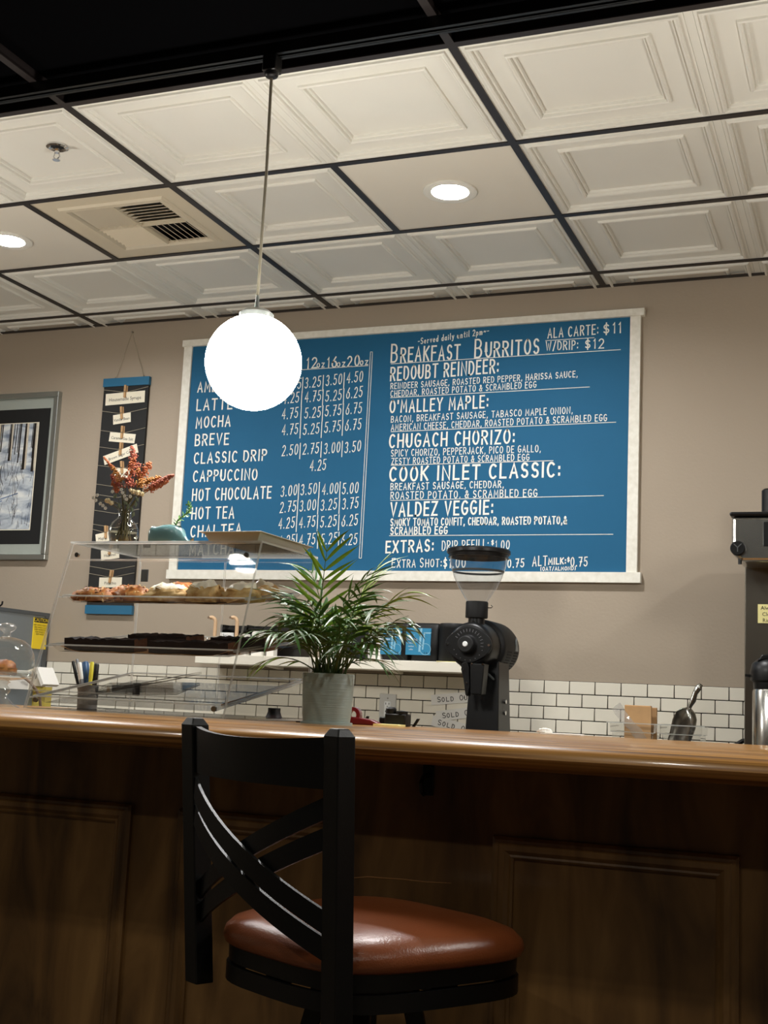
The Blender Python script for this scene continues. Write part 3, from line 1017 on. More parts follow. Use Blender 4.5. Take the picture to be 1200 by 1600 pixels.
# ================================================================== MENU BOARD
BY = YW
t = thing('menu_board', (-1.93, BY, 1.638), 'large blue hand lettered menu board in a white frame on the wall', 'menu board')
MB().box(-2.96, -.90, BY - .012, BY, 1.66, 2.735).build('panel', 'board_blue', t, smooth=False)
MB().box(-2.985, -2.9435, BY - .022, BY, 1.676, 2.72).build('frame_side', 'frame_white', t, smooth=False)
MB().box(-.919, -.877, BY - .022, BY, 1.676, 2.72).build('frame_side', 'frame_white', t, smooth=False)
MB().box(-2.992, -.862, BY - .028, BY, 2.719, 2.749).build('frame_top', 'frame_white', t, smooth=False)
MB().box(-2.992, -.862, BY - .028, BY, 1.638, 1.679).build('frame_bottom', 'frame_white', t, smooth=False)
TYB = BY - .0135


def A4(x, y):
    return at(580 + x * .36667, 470 + y * .36667, TYB)


def A3(x, y):
    return at(260 + x * .31667, 470 + y * .31667, TYB)


PX = .00268   # metres per photo pixel on this wall


def line4(text, x0, y0, x1, y1, h, tk, **kw):
    tk *= .84
    for B in write(text, A4(x0, y0), A4(x1, y1), h * .36667 * PX * .97, tk, **kw):
        B.build('lettering', 'chalk', t, smooth=False)


def line3(text, x0, y0, x1, y1, h, tk, **kw):
    tk *= .86
    for B in write(text, A3(x0, y0), A3(x1, y1), h * .31667 * PX * .98, tk, **kw):
        B.build('lettering', 'chalk', t, smooth=False)


def rule(p0, p1, tk):
    B = MB()
    d = (p1 - p0).normalized()
    pp = Vector((-d.z, 0, d.x))
    ribbon(B, [Vector((0, 0)), Vector(((p1 - p0).length, 0))], tk, lambda q: p0 + d * q.x + pp * q.y)
    B.build('rule_line', 'chalk', t, smooth=False)


BIG, MED, FIN = .0088, .0062, .0040
line4('-Served daily until 2pm~-', 200, 185, 500, 140, 27, .0042)
line4('BREAKFAST', 85, 262, 372, 247, 82, BIG, small=.78)
line4('BURRITOS', 442, 241, 708, 224, 82, BIG, small=.78)
line4('ALA CARTE:', 753, 158, 966, 141, 42, .0056)
line4('$11', 990, 141, 1062, 135, 44, .0064)
line4('W/DRIP:', 745, 212, 880, 205, 38, .0052)
line4('$12', 912, 205, 990, 200, 40, .0060)
line4('REDOUBT REINDEER:', 83, 340, 540, 305, 60, .0084)
line4('REINDEER SAUSAGE, ROASTED RED PEPPER, HARISSA SAUCE,', 83, 376, 878, 324, 26, FIN)
line4('CHEDDAR, ROASTED POTATO & SCRAMBLED EGG', 83, 409, 702, 369, 27, FIN)
line4("O'MALLEY MAPLE:", 80, 477, 496, 454, 54, .0084)
line4('BACON, BREAKFAST SAUSAGE, TABASCO MAPLE ONION,', 85, 518, 857, 479, 28, FIN)
line4('AMERICAN CHEESE, CHEDDAR, ROASTED POTATO & SCRAMBLED EGG', 85, 553, 1003, 511, 28, FIN)
line4('CHUGACH CHORIZO:', 78, 625, 608, 605, 58, .0090)
line4('SPICY CHORIZO, PEPPERJACK, PICO DE GALLO,', 85, 663, 721, 643, 29, FIN)
line4('ZESTY ROASTED POTATO & SCRAMBLED EGG', 87, 697, 672, 679, 27, FIN)
line4('COOK INLET CLASSIC:', 80, 768, 802, 747, 60, .0104)
line4('BREAKFAST SAUSAGE, CHEDDAR,', 83, 806, 563, 795, 29, .0046)
line4('ROASTED POTATO, & SCRAMBLED EGG', 83, 845, 706, 833, 31, .0046)
line4('VALDEZ VEGGIE:', 83, 918, 516, 907, 58, .0096)
line4('SMOKY TOMATO CONFIT, CHEDDAR, ROASTED POTATO,&', 83, 958, 832, 950, 31, .0058)
line4('SCRAMBLED EGG', 83, 996, 323, 993, 32, .0062)
line4('EXTRAS:', 63, 1073, 263, 1066, 49, .0088)
line4('DRIP REFILL:', 302, 1065, 498, 1058, 42, .0046)
line4('$', 512, 1040, 522, 1040, 20, .0040)
line4('1.00', 530, 1058, 588, 1057, 36, .0046)
line4('EXTRA SHOT:', 88, 1136, 297, 1133, 39, .0046, small=.85)
line4('$1.00', 308, 1137, 400, 1136, 40, .0054)
line4('0.75', 582, 1137, 650, 1133, 34, .0054)
line4('ALT', 688, 1130, 748, 1127, 40, .0050)
line4('MILK:', 756, 1123, 828, 1121, 25, .0058)
line4('$', 836, 1112, 845, 1112, 18, .0044)
line4('0.75', 851, 1132, 920, 1129, 37, .0050)
line4('(OAT/ALMOND)', 722, 1150, 870, 1147, 15, .0034)
for a in ((743, 170, 950, 157), (85, 269, 1062, 208), (83, 413, 930, 367), (85, 558, 1042, 517), (85, 701, 775, 681), (83, 851, 990, 830), (78, 1001, 1030, 995)):
    rule(A4(a[0], a[1]), A4(a[2], a[3]), .0026)
for txt, x, y, x1, y1, h in (('8', 600, 340, 628, 338, 52), ('oz', 632, 338, 666, 336, 34), ('12', 693, 333, 740, 330, 55), ('oz', 743, 329, 778, 327, 40), ('16', 795, 330, 838, 327, 55), ('oz', 842, 325, 880, 322, 40), ('20', 893, 325, 950, 320, 55), ('oz', 956, 317, 993, 314, 40)):
    line3(txt, x, y, x1, y1, h, .0072 if h > 50 else .0052)
rule(A3(590, 345), A3(995, 320), .0026)
for xo in (0, 10):
    rule(A3(1007 + xo, 252), A3(951 + xo * 1.1, 1270), .0026)
rule(A3(1007, 252), A3(1017, 252), .0026)
rule(A3(951, 1270), A3(962, 1270), .0026)
for txt, x, y, x1, y1, h in (('AMERICANO', 155, 450, 430, 440, 54), ('LATTE', 150, 541, 322, 531, 60), ('MOCHA', 147, 627, 313, 617, 58), ('BREVE', 142, 714, 305, 707, 60), ('CLASSIC DRIP', 137, 803, 492, 786, 57),
                             ('CAPPUCCINO', 133, 891, 445, 881, 57), ('HOT CHOCOLATE', 128, 985, 514, 973, 61), ('HOT TEA', 125, 1076, 331, 1071, 60), ('CHAI TEA', 120, 1166, 366, 1153, 58), ('MATCHA', 115, 1258, 330, 1246, 58)):
    line3(txt, x, y, x1, y1, h, .0078)
rows = [
    (('2.75', 585, 440), ('3.25', 683, 430), ('3.50', 787, 418), ('4.50', 890, 405)),
    (('4.25', 575, 507), ('4.75', 683, 500), ('5.25', 785, 496), ('6.25', 888, 481)),
    (('4.75', 570, 584), ('5.25', 682, 580), ('5.75', 783, 570), ('6.75', 885, 560)),
    (('4.75', 570, 663), ('5.25', 675, 660), ('5.75', 780, 650), ('6.75', 882, 640)),
    (('2.50', 570, 765), ('2.75', 673, 758), ('3.00', 778, 755), ('3.50', 880, 749)),
    (('4.25', 708, 840),),
    (('3.00', 565, 965), ('3.50', 663, 958), ('4.00', 768, 956), ('5.00', 868, 954)),
    (('2.75', 560, 1045), ('3.00', 658, 1038), ('3.25', 762, 1035), ('3.75', 868, 1029)),
    (('4.25', 553, 1125), ('4.75', 655, 1120), ('5.25', 760, 1118), ('6.25', 865, 1112)),
    (('4.25', 553, 1213), ('4.75', 655, 1207), ('5.25', 762, 1204), ('6.25', 862, 1208)),
]
for row in rows:
    for i, (txt, x, y) in enumerate(row):
        line3(txt, x, y, x + 76, y - 8, 55, .0046, slant=.05)
        if i < len(row) - 1:
            xb = (x + 78 + row[i + 1][1]) / 2
            rule(A3(xb + 1, y - 62), A3(xb - 3, y + 14), .0040)

# ================================================================== SYRUP BANNER
bx0, bx1, bz0, bz1 = -3.412, -3.166, 1.475, 2.587
t = thing('hanging_sign', ((bx0 + bx1) / 2, YW, bz0), 'tall narrow black sign with blue ends hung from a cord on the wall', 'hanging sign')
MB().box(bx0, bx1, YW - .016, YW - .004, bz0, bz1).build('backing', 'banner_black', t, smooth=False)
MB().box(bx0 - .003, bx1 + .003, YW - .022, YW - .003, bz1 - .038, bz1 + .002).build('end_board', 'banner_blue', t, smooth=False)
MB().box(bx0 - .003, bx1 + .003, YW - .022, YW - .003, bz0 - .002, bz0 + .038).build('end_board', 'banner_blue', t, smooth=False)
apex = at(207, 519, YW - .006)
MB().tube([(bx0 + .055, YW - .010, bz1), apex, (bx1 - .035, YW - .010, bz1)], .0016, 6).build('hanging_cord', 'string', t)
for q in (bx0 + .055, bx1 - .035):
    MB().lathe([(.004, 0), (.004, .006), (.002, .01)], (q, YW - .010, bz1), 10, cap1=True).build('screw_eye', 'bolt', t)
MB().cyl((apex.x, YW - .012, apex.z), .004, .012, 10, 'y').build('nail', 'bolt', t)
# strings: measured heights at left end, sag point, right end
cards = [   # text, card quad in photo px (centre u, v), width m, height m, tilt deg, string y
    ('Housemade Syrups', 195.5, 622, .215, .056, 2, 'largest cream card reading Housemade Syrups at the top of the black sign'),
    ('Vanilla Bean', 190.5, 654, .096, .046, 6, 'small cream card reading Vanilla Bean second from the sign top'),
    ('Caramel Sea Salt', 191, 684, .142, .044, -6, 'cream card reading Caramel Sea Salt third from the sign top'),
    ('Brown Sugar Cinn', 188.5, 710, .188, .044, 17, 'tilted cream card reading Brown Sugar behind orange blooms'),
    ('Mocha', 191, 739, .085, .044, -4, 'small cream card half hidden behind the dried orange flowers'),
    ('Maple', 160, 840, .072, .044, 11, 'cream card reading Maple beside the glass vase'),
    ('Hazelnut', 172, 866, .098, .046, 7, 'cream card behind the top edge of the pastry case'),
    ('Pistachio', 172.5, 910, .122, .046, 1, 'cream card reading Pistachio lowest on the black sign'),
]
ys = YW - .020


def text_mesh(txt, size):
    c = bpy.data.curves.new('txt', 'FONT')
    c.body = txt
    c.size = size
    c.align_x = 'CENTER'
    c.align_y = 'CENTER'
    c.resolution_u = 2
    o = bpy.data.objects.new('txt', c)
    COL.objects.link(o)
    bpy.context.view_layer.update()
    me = bpy.data.meshes.new_from_object(o.evaluated_get(bpy.context.evaluated_depsgraph_get()))
    bpy.data.objects.remove(o)
    bpy.data.curves.remove(c)
    return me


def flat_text(txt, size, loc, parent, m, rot=(PI / 2, 0, 0), xs=1.0, name='lettering'):
    me = text_mesh(txt, size)
    me.materials.clear()
    me.materials.append(MATS[m])
    o = bpy.data.objects.new(name, me)
    COL.objects.link(o)
    o.parent = parent
    o.location = Vector(loc) - ORG[parent.name]
    o.rotation_euler = rot
    o.scale = (xs, 1, 1)
    return o


sign = t
extra = [at(170, y, ys) for y in (759, 775, 800, 822, 888)]
pin_labels = ['clothespin holding the Housemade Syrups card', 'clothespin holding the Vanilla Bean card', 'clothespin holding the Caramel Sea Salt card', 'clothespin holding the tilted Brown Sugar card',
              'clothespin just above the dried orange flowers', 'clothespin behind the neck of the glass vase', 'clothespin behind the top of the pastry case', 'clothespin holding the Pistachio card']
for i, (txt, u, v, cw, ch, tilt, lab) in enumerate(cards):
    c = at(u, v, ys)
    tl = R(tilt)
    ex = Vector((math.cos(tl), 0, math.sin(tl)))
    ez = Vector((-math.sin(tl), 0, math.cos(tl)))
    ct = thing('card', c, lab, 'card', 'cards pinned to the black sign')
    MB().obox(c, ex, (0, 1, 0), ez, cw / 2, .0006, ch / 2).build('sheet', 'card', ct, smooth=False)
    if txt != 'Mocha':
        flat_text(txt, .024 if i == 0 else .019, c + Vector((0, -.0012, -.004)), ct, 'ink', (PI / 2, 0, 0), .95).rotation_euler = (PI / 2, -tl, 0)
    # peg
    top = c + Vector((0, 0, ch * .5 - .008))
    if i in (5,):
        top += Vector((.02, 0, 0))
    pt_ = thing('clothespin', top, pin_labels[i], 'clothespin', 'clothespins on the black sign')
    lean = R(random.uniform(-9, 9))
    a = Vector((math.sin(lean), 0, math.cos(lean)))
    b = Vector((math.cos(lean), 0, -math.sin(lean)))
    MB().obox(top + a * .012 + Vector((0, -.0055, 0)), b, (0, 1, 0), a, .0055, .0038, .030).build('jaw', 'clothespin', pt_, bevel=.001)
    MB().obox(top + a * .012 + Vector((.003, .0042, 0)), b, (0, 1, 0), a, .0055, .003, .030).build('jaw', 'clothespin', pt_, bevel=.001)
    MB().tube([top + a * .010 + b * q + Vector((0, -.011, 0)) for q in (-.007, .007)], .0016, 6).build('spring', 'bolt', pt_)
    zs = top.z + .008
    MB().tube([(bx0, ys + .002, zs + .018), (top.x, ys + .002, zs), (bx1, ys + .002, zs + .022)], .0011, 5).build('string', 'string', sign)
for p in extra:
    MB().tube([(bx0, ys + .002, p.z + .010), ((bx0 + bx1) / 2, ys + .002, p.z - .008), (bx1, ys + .002, p.z + .012)], .0011, 5).build('string', 'string', sign)

# ================================================================== FRAMED PICTURE
t = thing('framed_picture', (-4.18, YW, 1.722), 'silver framed winter birch forest photo with grey and black mats', 'picture')
fx0, fx1, fz0, fz1 = -4.74, -3.658, 1.722, 2.54
fw = .026
for a in ((fx0, fx1, fz1 - fw, fz1), (fx0, fx1, fz0, fz0 + fw), (fx0, fx0 + fw, fz0 + fw, fz1 - fw), (fx1 - fw, fx1, fz0 + fw, fz1 - fw)):
    MB().box(a[0], a[1], YW - .03, YW, a[2], a[3]).build('frame_rail', 'silver', t, smooth=False, bevel=.003)
MB().box(fx0 + .01, fx1 - .01, YW - .012, YW - .001, fz0 + .01, fz1 - .01).build('outer_mat', 'mat_grey', t, smooth=False)
MB().box(fx0 + .077, fx1 - .05, YW - .0135, YW - .012, fz0 + .077, fz1 - .078).build('inner_mat', 'mat_black', t, smooth=False)
gx0, gx1, gz0, gz1 = fx0 + .13, -3.772, 1.87, 2.39
MB().box(gx0 - .004, gx1 + .004, YW - .0145, YW - .0135, gz0 - .004, gz1 + .004).build('mat_edge', 'card', t, smooth=False)
MB().box(gx0, gx1, YW - .0152, YW - .0145, gz0, gz1).build('print', 'snow', t, smooth=False)
rnd = random.Random(4)


def flat_poly(poly, y, m, name='print_detail'):
    B = MB()
    B.add([(min(max(p[0], gx0), gx1), y, min(max(p[1], gz0), gz1)) for p in poly], [tuple(range(len(poly)))])
    return B.build(name, m, t, smooth=False)


yy = YW - .0155
BD, BL, BT = MB(), MB(), MB()


def clampadd(B, poly, y):
    B.add([(min(max(p[0], gx0), gx1), y, min(max(p[1], gz0), gz1)) for p in poly], [tuple(range(len(poly)))])


for i in range(60):      # distant trunks
    x = gx0 + rnd.random() * (gx1 - gx0)
    wd = rnd.uniform(.003, .007)
    zb_ = gz1 - rnd.uniform(.12, .2)
    clampadd(BD, [(x, zb_), (x + wd, zb_), (x + wd + .004, gz1), (x + .004, gz1)], yy)
for x, wd, zb_ in ((gx1 - .02, .020, 2.155), (gx1 - .075, .024, 2.165), (gx1 - .16, .018, 2.21), (gx1 - .24, .022, 2.16), (gx1 - .34, .026, 2.12), (gx1 - .46, .02, 2.18), (gx1 - .56, .026, 2.13), (gx1 - .68, .02, 2.2)):
    clampadd(BL, [(x, zb_), (x + wd, zb_), (x + wd, gz1), (x + .003, gz1)], yy - .0002)
    clampadd(BD, [(x - .002, zb_ - .004), (x + wd * .6, zb_ - .004), (x + wd * .5, gz1), (x + .002, gz1)], yy - .0004)
for i in range(260):     # twigs
    x = gx0 + rnd.random() * (gx1 - gx0)
    z = gz0 + rnd.random() * .30
    l = rnd.uniform(.02, .1)
    dx = rnd.uniform(-.03, .03)
    clampadd(BT, [(x, z), (x + .0024, z), (x + dx + .0012, z + l), (x + dx, z + l)], yy - .0005)
BSH = MB()
for i in range(14):      # tree shadows across the snow
    z = gz0 + .05 + i * .021
    x = gx0 + rnd.random() * .5
    l = rnd.uniform(.15, .4)
    clampadd(BSH, [(x, z), (x + l, z + l * .28), (x + l, z + l * .28 + .006), (x, z + .009)], yy + .0001)
for B_, m_ in ((BSH, 'snow_shadow'), (BL, 'bark_light'), (BD, 'bark_dark'), (BT, 'bark_dark')):
    B_.build('print_detail', m_, t, smooth=False)['kind'] = 'stuff'

# ================================================================== BACK COUNTER
t = thing('back_worktop', (-1.5, 4.6, .88), 'low work counter top running along the tiled wall', 'worktop')
MB().box(-4.0, .9, 4.22, YW - .012, .88, .92).build('slab', 'worktop', t, smooth=False, bevel=.004)
for i in range(6):
    x = -4.0 + i * .8
    t = thing('base_cabinet', (x + .4, 4.6, 0), ['base cabinet below the grey machine', 'base cabinet left of the shelf below the worktop', 'base cabinet below the pump bottles', 'base cabinet below the coffee grinder', 'base cabinet below the clear bins', 'base cabinet below the coffee brewer'][i], 'cabinet', 'base cabinets')
    MB().box(x + .002, x + .798, 4.28, YW - .012, .08, .878).build('body', 'cabinet', t, smooth=False)
    for k in range(2):
        d = MB().box(x + .01 + k * .39, x + .395 + k * .39, 4.26, 4.28, .1, .86).build('door', 'cabinet', t, smooth=False, bevel=.002)
        MB().tube([(x + .36 + k * .08, 4.26, .72), (x + .36 + k * .08, 4.235, .72), (x + .36 + k * .08, 4.235, .82), (x + .36 + k * .08, 4.26, .82)], .004, 6).build('handle', 'bolt', d)
    MB().box(x + .02, x + .78, 4.34, 4.36, 0, .08).build('plinth', 'black_matte', t, smooth=False)


# ================================================================== PASTRY CASE
CXL, CXR = -1.896, -1.355
CY0, CY1, CYT = 2.500, 2.955, 2.637
CZ0, CZ1 = 1.080, 1.497


def sheet(poly, axis, a, b, name, parent, mats=('acrylic', 'acrylic_edge')):
    B = MB().prism(poly, axis, a, b)
    B.mi = [0, 0] + [1] * (len(B.f) - 2)
    return B.build(name, mats, parent, smooth=False)


def front_y(z):
    return CY0 + (CYT - CY0) * (z - CZ0) / (CZ1 - CZ0)


case = thing('pastry_case', ((CXL + CXR) / 2, 2.73, 1.076), 'clear acrylic pastry display case with slanted front on the bar', 'display case')
side = [(CY0, CZ0), (CY1, CZ0), (CY1, CZ1), (CYT, CZ1)]
sheet(side, 'x', CXL, CXL + .0055, 'side_panel', case)
sheet(side, 'x', CXR - .0055, CXR, 'side_panel', case)
sheet([(CXL, CYT - .002), (CXR, CYT - .002), (CXR, CY1), (CXL, CY1)], 'z', CZ1, CZ1 + .005, 'top_panel', case)
sheet([(CXL, CY0), (CXR, CY0), (CXR, CY1), (CXL, CY1)], 'z', CZ0, CZ0 + .005, 'base_panel', case)


def slant(z0, z1, name):
    B = MB()
    a = Vector((0, front_y(z0), z0))
    b = Vector((0, front_y(z1), z1))
    d = (b - a).normalized()
    c = (a + b) / 2
    c.x = (CXL + CXR) / 2
    B.obox(c + Vector((0, .003, 0)), (1, 0, 0), Vector((1, 0, 0)).cross(d), d, (CXR - CXL) / 2 - .006, .0022, (b - a).length / 2)
    B.mi = [1, 1, 0, 0, 1, 1]
    B.build(name, ('acrylic', 'acrylic_edge'), case, smooth=False)


slant(1.128, 1.452, 'front_panel')
slant(1.455, 1.496, 'front_header')
slant(1.086, 1.126, 'front_kick')
for x, z in ((CXL + .03, 1.105), (CXR - .03, 1.105), (CXL + .03, 1.466), (CXR - .035, 1.466)):
    B = MB().cyl((x, front_y(z) - .005, z), .006, .006, 14, 'y')
    B.build('screw', 'bolt', case)
xm = (CXL + CXR) / 2
for x0, x1 in ((CXL + .008, xm - .002), (xm + .002, CXR - .008)):
    sheet([(x0, CZ0 + .012), (x1, CZ0 + .012), (x1, CZ1 - .01), (x0, CZ1 - .01)], 'y', CY1 - .004, CY1, 'rear_door', case)
for x, z in ((CXL + .02, 1.45), (CXL + .02, 1.40), (CXL + .02, 1.14)):
    B = MB().box(x - .011, x + .011, CY1, CY1 + .004, z - .017, z + .017)
    B.build('hinge', 'machine_trim', case, smooth=False, bevel=.001)
for x in (CXL + .02, CXR - .02):
    for y in (CY0 + .02, CY1 - .02):
        MB().cyl((x, y, 1.076), .008, .004, 14).build('foot', 'black_matte', case)

TRAYS = [(1.345, 1.392), (1.222, 1.268), (1.098, 1.166)]
TX0_, TX1_ = CXL + .028, CXR - .022
for ti, (za, zb_) in enumerate(TRAYS):
    ya, yb_ = front_y(za) + .012, CY1 - .03
    d = Vector((0, yb_ - ya, zb_ - za)).normalized()
    n = Vector((1, 0, 0)).cross(d)
    lip = .017
    c = lambda x, y, z: Vector((x, y, z))
    B = MB()
    o = [c(TX0_, ya, za) + n * lip - d * .005, c(TX1_, ya, za) + n * lip - d * .005, c(TX1_, yb_, zb_) + n * lip + d * .005, c(TX0_, yb_, zb_) + n * lip + d * .005]
    i_ = [c(TX0_ + .014, ya, za) + d * .008, c(TX1_ - .014, ya, za) + d * .008, c(TX1_ - .014, yb_, zb_) - d * .008, c(TX0_ + .014, yb_, zb_) - d * .008]
    o2 = [p + n * .0 + Vector((s * .007, 0, 0)) for p, s in zip(o, (-1, 1, 1, -1))]
    B.loft([o2, o, i_], False, True)
    tr = B.build('tray', 'tray_clear', case, smooth=False)
    # bright rolled lip
    B = MB()
    B.tube(o2 + [o2[0]], .0022, 6)
    B.build('tray_rim', 'acrylic_edge', tr)
    for x in (CXL + .0055, CXR - .0055):
        s = 1 if x < xm else -1
        p0, p1 = c(x + s * .006, ya, za) + n * (lip - .004), c(x + s * .006, yb_, zb_) + n * (lip - .004)
        B = MB().obox((p0 + p1) / 2, (1, 0, 0), d, n, .006, (p1 - p0).length / 2, .002)
        B.mi = [0] * 6
        B.build('tray_ledge', 'acrylic_edge', case, smooth=False)


def tray_pt(ti, fx, fy, up=0.0):
    za, zb_ = TRAYS[ti]
    ya, yb_ = front_y(za) + .012, CY1 - .03
    d = Vector((0, yb_ - ya, zb_ - za))
    n = Vector((1, 0, 0)).cross(d.normalized())
    return Vector((TX0_ + fx * (TX1_ - TX0_), ya, za)) + d * fy + n * up


for ti, lab in ((0, 'brown parchment sheet under the almond pastries and scones'), (1, 'brown parchment sheet under the brownies')):
    B = MB()
    nx, ny = 22, 6
    vs = []
    for j in range(ny + 1):
        for i in range(nx + 1):
            e = max(abs(i / nx - .5), 0) * 2
            up = .0015 + (.012 * max(0, e - .86) / .14) + .0012 * math.sin(i * 1.3 + j)
            vs.append(tray_pt(ti, .03 + .94 * i / nx, .03 + .92 * j / ny, up))
    B.add(vs, [(j * (nx + 1) + i, j * (nx + 1) + i + 1, (j + 1) * (nx + 1) + i + 1, (j + 1) * (nx + 1) + i) for j in range(ny) for i in range(nx)])
    o = B.build('parchment_sheet', 'parchment', origin=tray_pt(ti, .5, .5))
    tag(o, lab, 'parchment')
    md = o.modifiers.new('solid', 'SOLIDIFY')
    md.thickness = .0006


def lump(c, rx_, ry_, rz_, rz, amp=.18, fr=2.2, seed=0, n=26, m=16, tilt=.11, flat=.25):
    B = MB()
    rings = []
    rot = Matrix.Rotation(rz, 3, 'Z')
    rt = Matrix.Rotation(tilt, 3, 'X')
    for j in range(1, m):
        th = PI * j / m
        ring_ = []
        for i in range(n):
            a = 2 * PI * i / n
            d = Vector((math.sin(th) * math.cos(a), math.sin(th) * math.sin(a), -math.cos(th)))
            k = 1 + amp * mnoise.noise(d * fr + Vector((seed * 3.1, seed * 1.7, 0))) + amp * .45 * mnoise.noise(d * fr * 3 + Vector((seed, 0, seed)))
            p = Vector((d.x * rx_ * k, d.y * ry_ * k, d.z * rz_ * k))
            if p.z < -rz_ * flat:
                p.z = -rz_ * flat
            p = rt @ (rot @ (p + Vector((0, 0, rz_ * flat))))
            ring_.append(p + c)
        rings.append(ring_)
    return B.loft(rings), rings


def almond_pastry(fx, fy, rx_, ry_, rz_, rot, seed, label, up=.003):
    c = tray_pt(0, fx, fy, up)
    t = thing('almond_pastry', c, label, 'pastry', 'almond pastries on the upper tray')
    B, rings = lump(c, rx_, ry_, rz_, rot, .22, 2.6, seed)
    B.build('body', 'croissant', t, angle=80)
    rn = random.Random(seed)
    for m_, cnt in (('almond', 60), ('almond_dark', 22)):
        F = MB()
        for k in range(cnt):
            r = rings[rn.randrange(6, 14)]
            p = r[rn.randrange(len(r))]
            nrm = (p - c - Vector((0, 0, rz_ * .2))).normalized()
            a = Vector((rn.uniform(-1, 1), rn.uniform(-1, 1), rn.uniform(-1, 1))).cross(nrm).normalized()
            b = nrm.cross(a)
            nrm2 = (nrm + a * rn.uniform(-.5, .5)).normalized()
            q = p + nrm * .0012
            l, wd = rn.uniform(.004, .007), rn.uniform(.002, .0035)
            a2 = (a - nrm2 * a.dot(nrm2)).normalized()
            F.add([q - a2 * l, q - b * wd - a2 * l * .2, q + a2 * l + nrm * .001, q + b * wd - a2 * l * .2, q + nrm2 * .0012], [(0, 1, 4), (1, 2, 4), (2, 3, 4), (3, 0, 4)])
        o = F.build('almond_flakes', m_, t, smooth=False)
        o['kind'] = 'stuff'


almond_pastry(.125, .10, .062, .034, .026, .1, 3, 'flaky almond pastry at the front left of the upper tray')
almond_pastry(.33, .14, .058, .035, .030, -.15, 5, 'almond pastry beside the first glazed scone on the upper tray')
almond_pastry(.42, .60, .082, .036, .030, .1, 8, 'long almond pastry at the back of the upper tray')
almond_pastry(.15, .50, .060, .036, .026, .2, 12, 'almond pastry hidden behind the front left one')


def scone(fx, fy, rx_, ry_, rz_, rot, seed, label):
    c = tray_pt(0, fx, fy, .003)
    t = thing('glazed_scone', c, label, 'scone', 'glazed scones on the upper tray')
    B, rings = lump(c, rx_, ry_, rz_, rot, .3, 3.0, seed)
    B.build('crumb', 'scone', t, angle=80)
    I = MB()
    top = [[q + (q - c).normalized() * .0018 + Vector((0, 0, .0008)) for q in r] for r in rings[-4:]]
    for i in range(len(top[0])):      # uneven drip line
        k = mnoise.noise(Vector((i * .5, seed, 0)))
        top[0][i] = top[0][i] + Vector((0, 0, .006 * k - .004 + (-.008 if k > .25 else 0)))
    I.loft(top, False, True)
    I.build('icing', 'icing', t, angle=80)


scone(.53, .14, .060, .040, .034, .2, 21, 'glazed scone next to the almond pastries')
scone(.735, .16, .056, .040, .038, -.3, 25, 'middle glazed scone on the upper tray')
scone(.93, .18, .050, .040, .036, .5, 29, 'rightmost glazed scone behind the palm leaves')
scone(.88, .62, .055, .040, .034, 0, 33, 'glazed scone at the back right of the upper tray')


def brownie(fx, fy, lx, ly, hz_, rot, seed, label, up=.003):
    c = tray_pt(1, fx, fy, up)
    t = thing('brownie', c, label, 'brownie', 'brownies on the middle tray')
    rm = Matrix.Rotation(.115, 3, 'X') @ Matrix.Rotation(rot, 3, 'Z')
    nx, ny = 26, 8

    def P_(i, j, z):
        x = -lx + 2 * lx * i / nx
        y = -ly + 2 * ly * j / ny
        e = mnoise.noise(Vector((x * 40, y * 40, seed)))
        return c + rm @ Vector((x + .0015 * e, y + .0015 * mnoise.noise(Vector((y * 60, x * 60, seed))), z))
    top = [[P_(i, j, hz_ + .004 * mnoise.noise(Vector((i * .55, j * .8, seed * 2.3))) + .003 * mnoise.noise(Vector((i * 1.9, j * 1.9, seed)))) for i in range(nx + 1)] for j in range(ny + 1)]
    B = MB()
    vs = [p for r in top for p in r]
    B.add(vs, [(j * (nx + 1) + i, j * (nx + 1) + i + 1, (j + 1) * (nx + 1) + i + 1, (j + 1) * (nx + 1) + i) for j in range(ny) for i in range(nx)])
    B.build('crust', 'brownie', t, angle=60)
    rim = [top[0][i] for i in range(nx + 1)] + [top[j][nx] for j in range(1, ny + 1)] + [top[ny][i] for i in range(nx - 1, -1, -1)] + [top[j][0] for j in range(ny - 1, 0, -1)]
    bot = []
    for k in range(nx + 1):
        bot.append(P_(k, 0, 0))
    bot += [P_(nx, j, 0) for j in range(1, ny + 1)] + [P_(i, ny, 0) for i in range(nx - 1, -1, -1)] + [P_(0, j, 0) for j in range(ny - 1, 0, -1)]
    B = MB().loft([bot, rim], True, False)
    N = len(rim)
    B.mi = [1 if (nx <= k < nx + ny) else 0 for k in range(N)] + [0]
    B.build('crumb', ('brownie', 'brownie_side'), t, angle=60)


brownie(.245, .13, .098, .030, .028, .02, 2, 'dark brownie slab at the front left of the middle tray')
brownie(.455, .42, .090, .036, .033, -.12, 4, 'brownie slab lying at the back of the middle tray')
brownie(.745, .13, .106, .030, .028, .0, 6, 'long brownie slab at the front right of the middle tray')
brownie(.88, .46, .072, .034, .030, .05, 9, 'brownie slab behind the front right one')

# clutter on the lowest tray
p = tray_pt(2, .35, .45, .004)
t = thing('plastic_container', p, 'clear plastic container lids lying on the lowest tray of the case', 'lid')
MB().obox(p + Vector((0, 0, .010)), (.98, .2, .04), (-.2, .97, .15), (0, -.15, .98), .12, .09, .003).build('lid_plate', 'tray_clear', t, smooth=False)
MB().obox(p + Vector((.02, -.01, .024)), (.97, .1, .2), (-.1, .98, .12), (-.2, -.13, .96), .11, .08, .003).build('lid_plate', 'tray_clear', t, smooth=False)

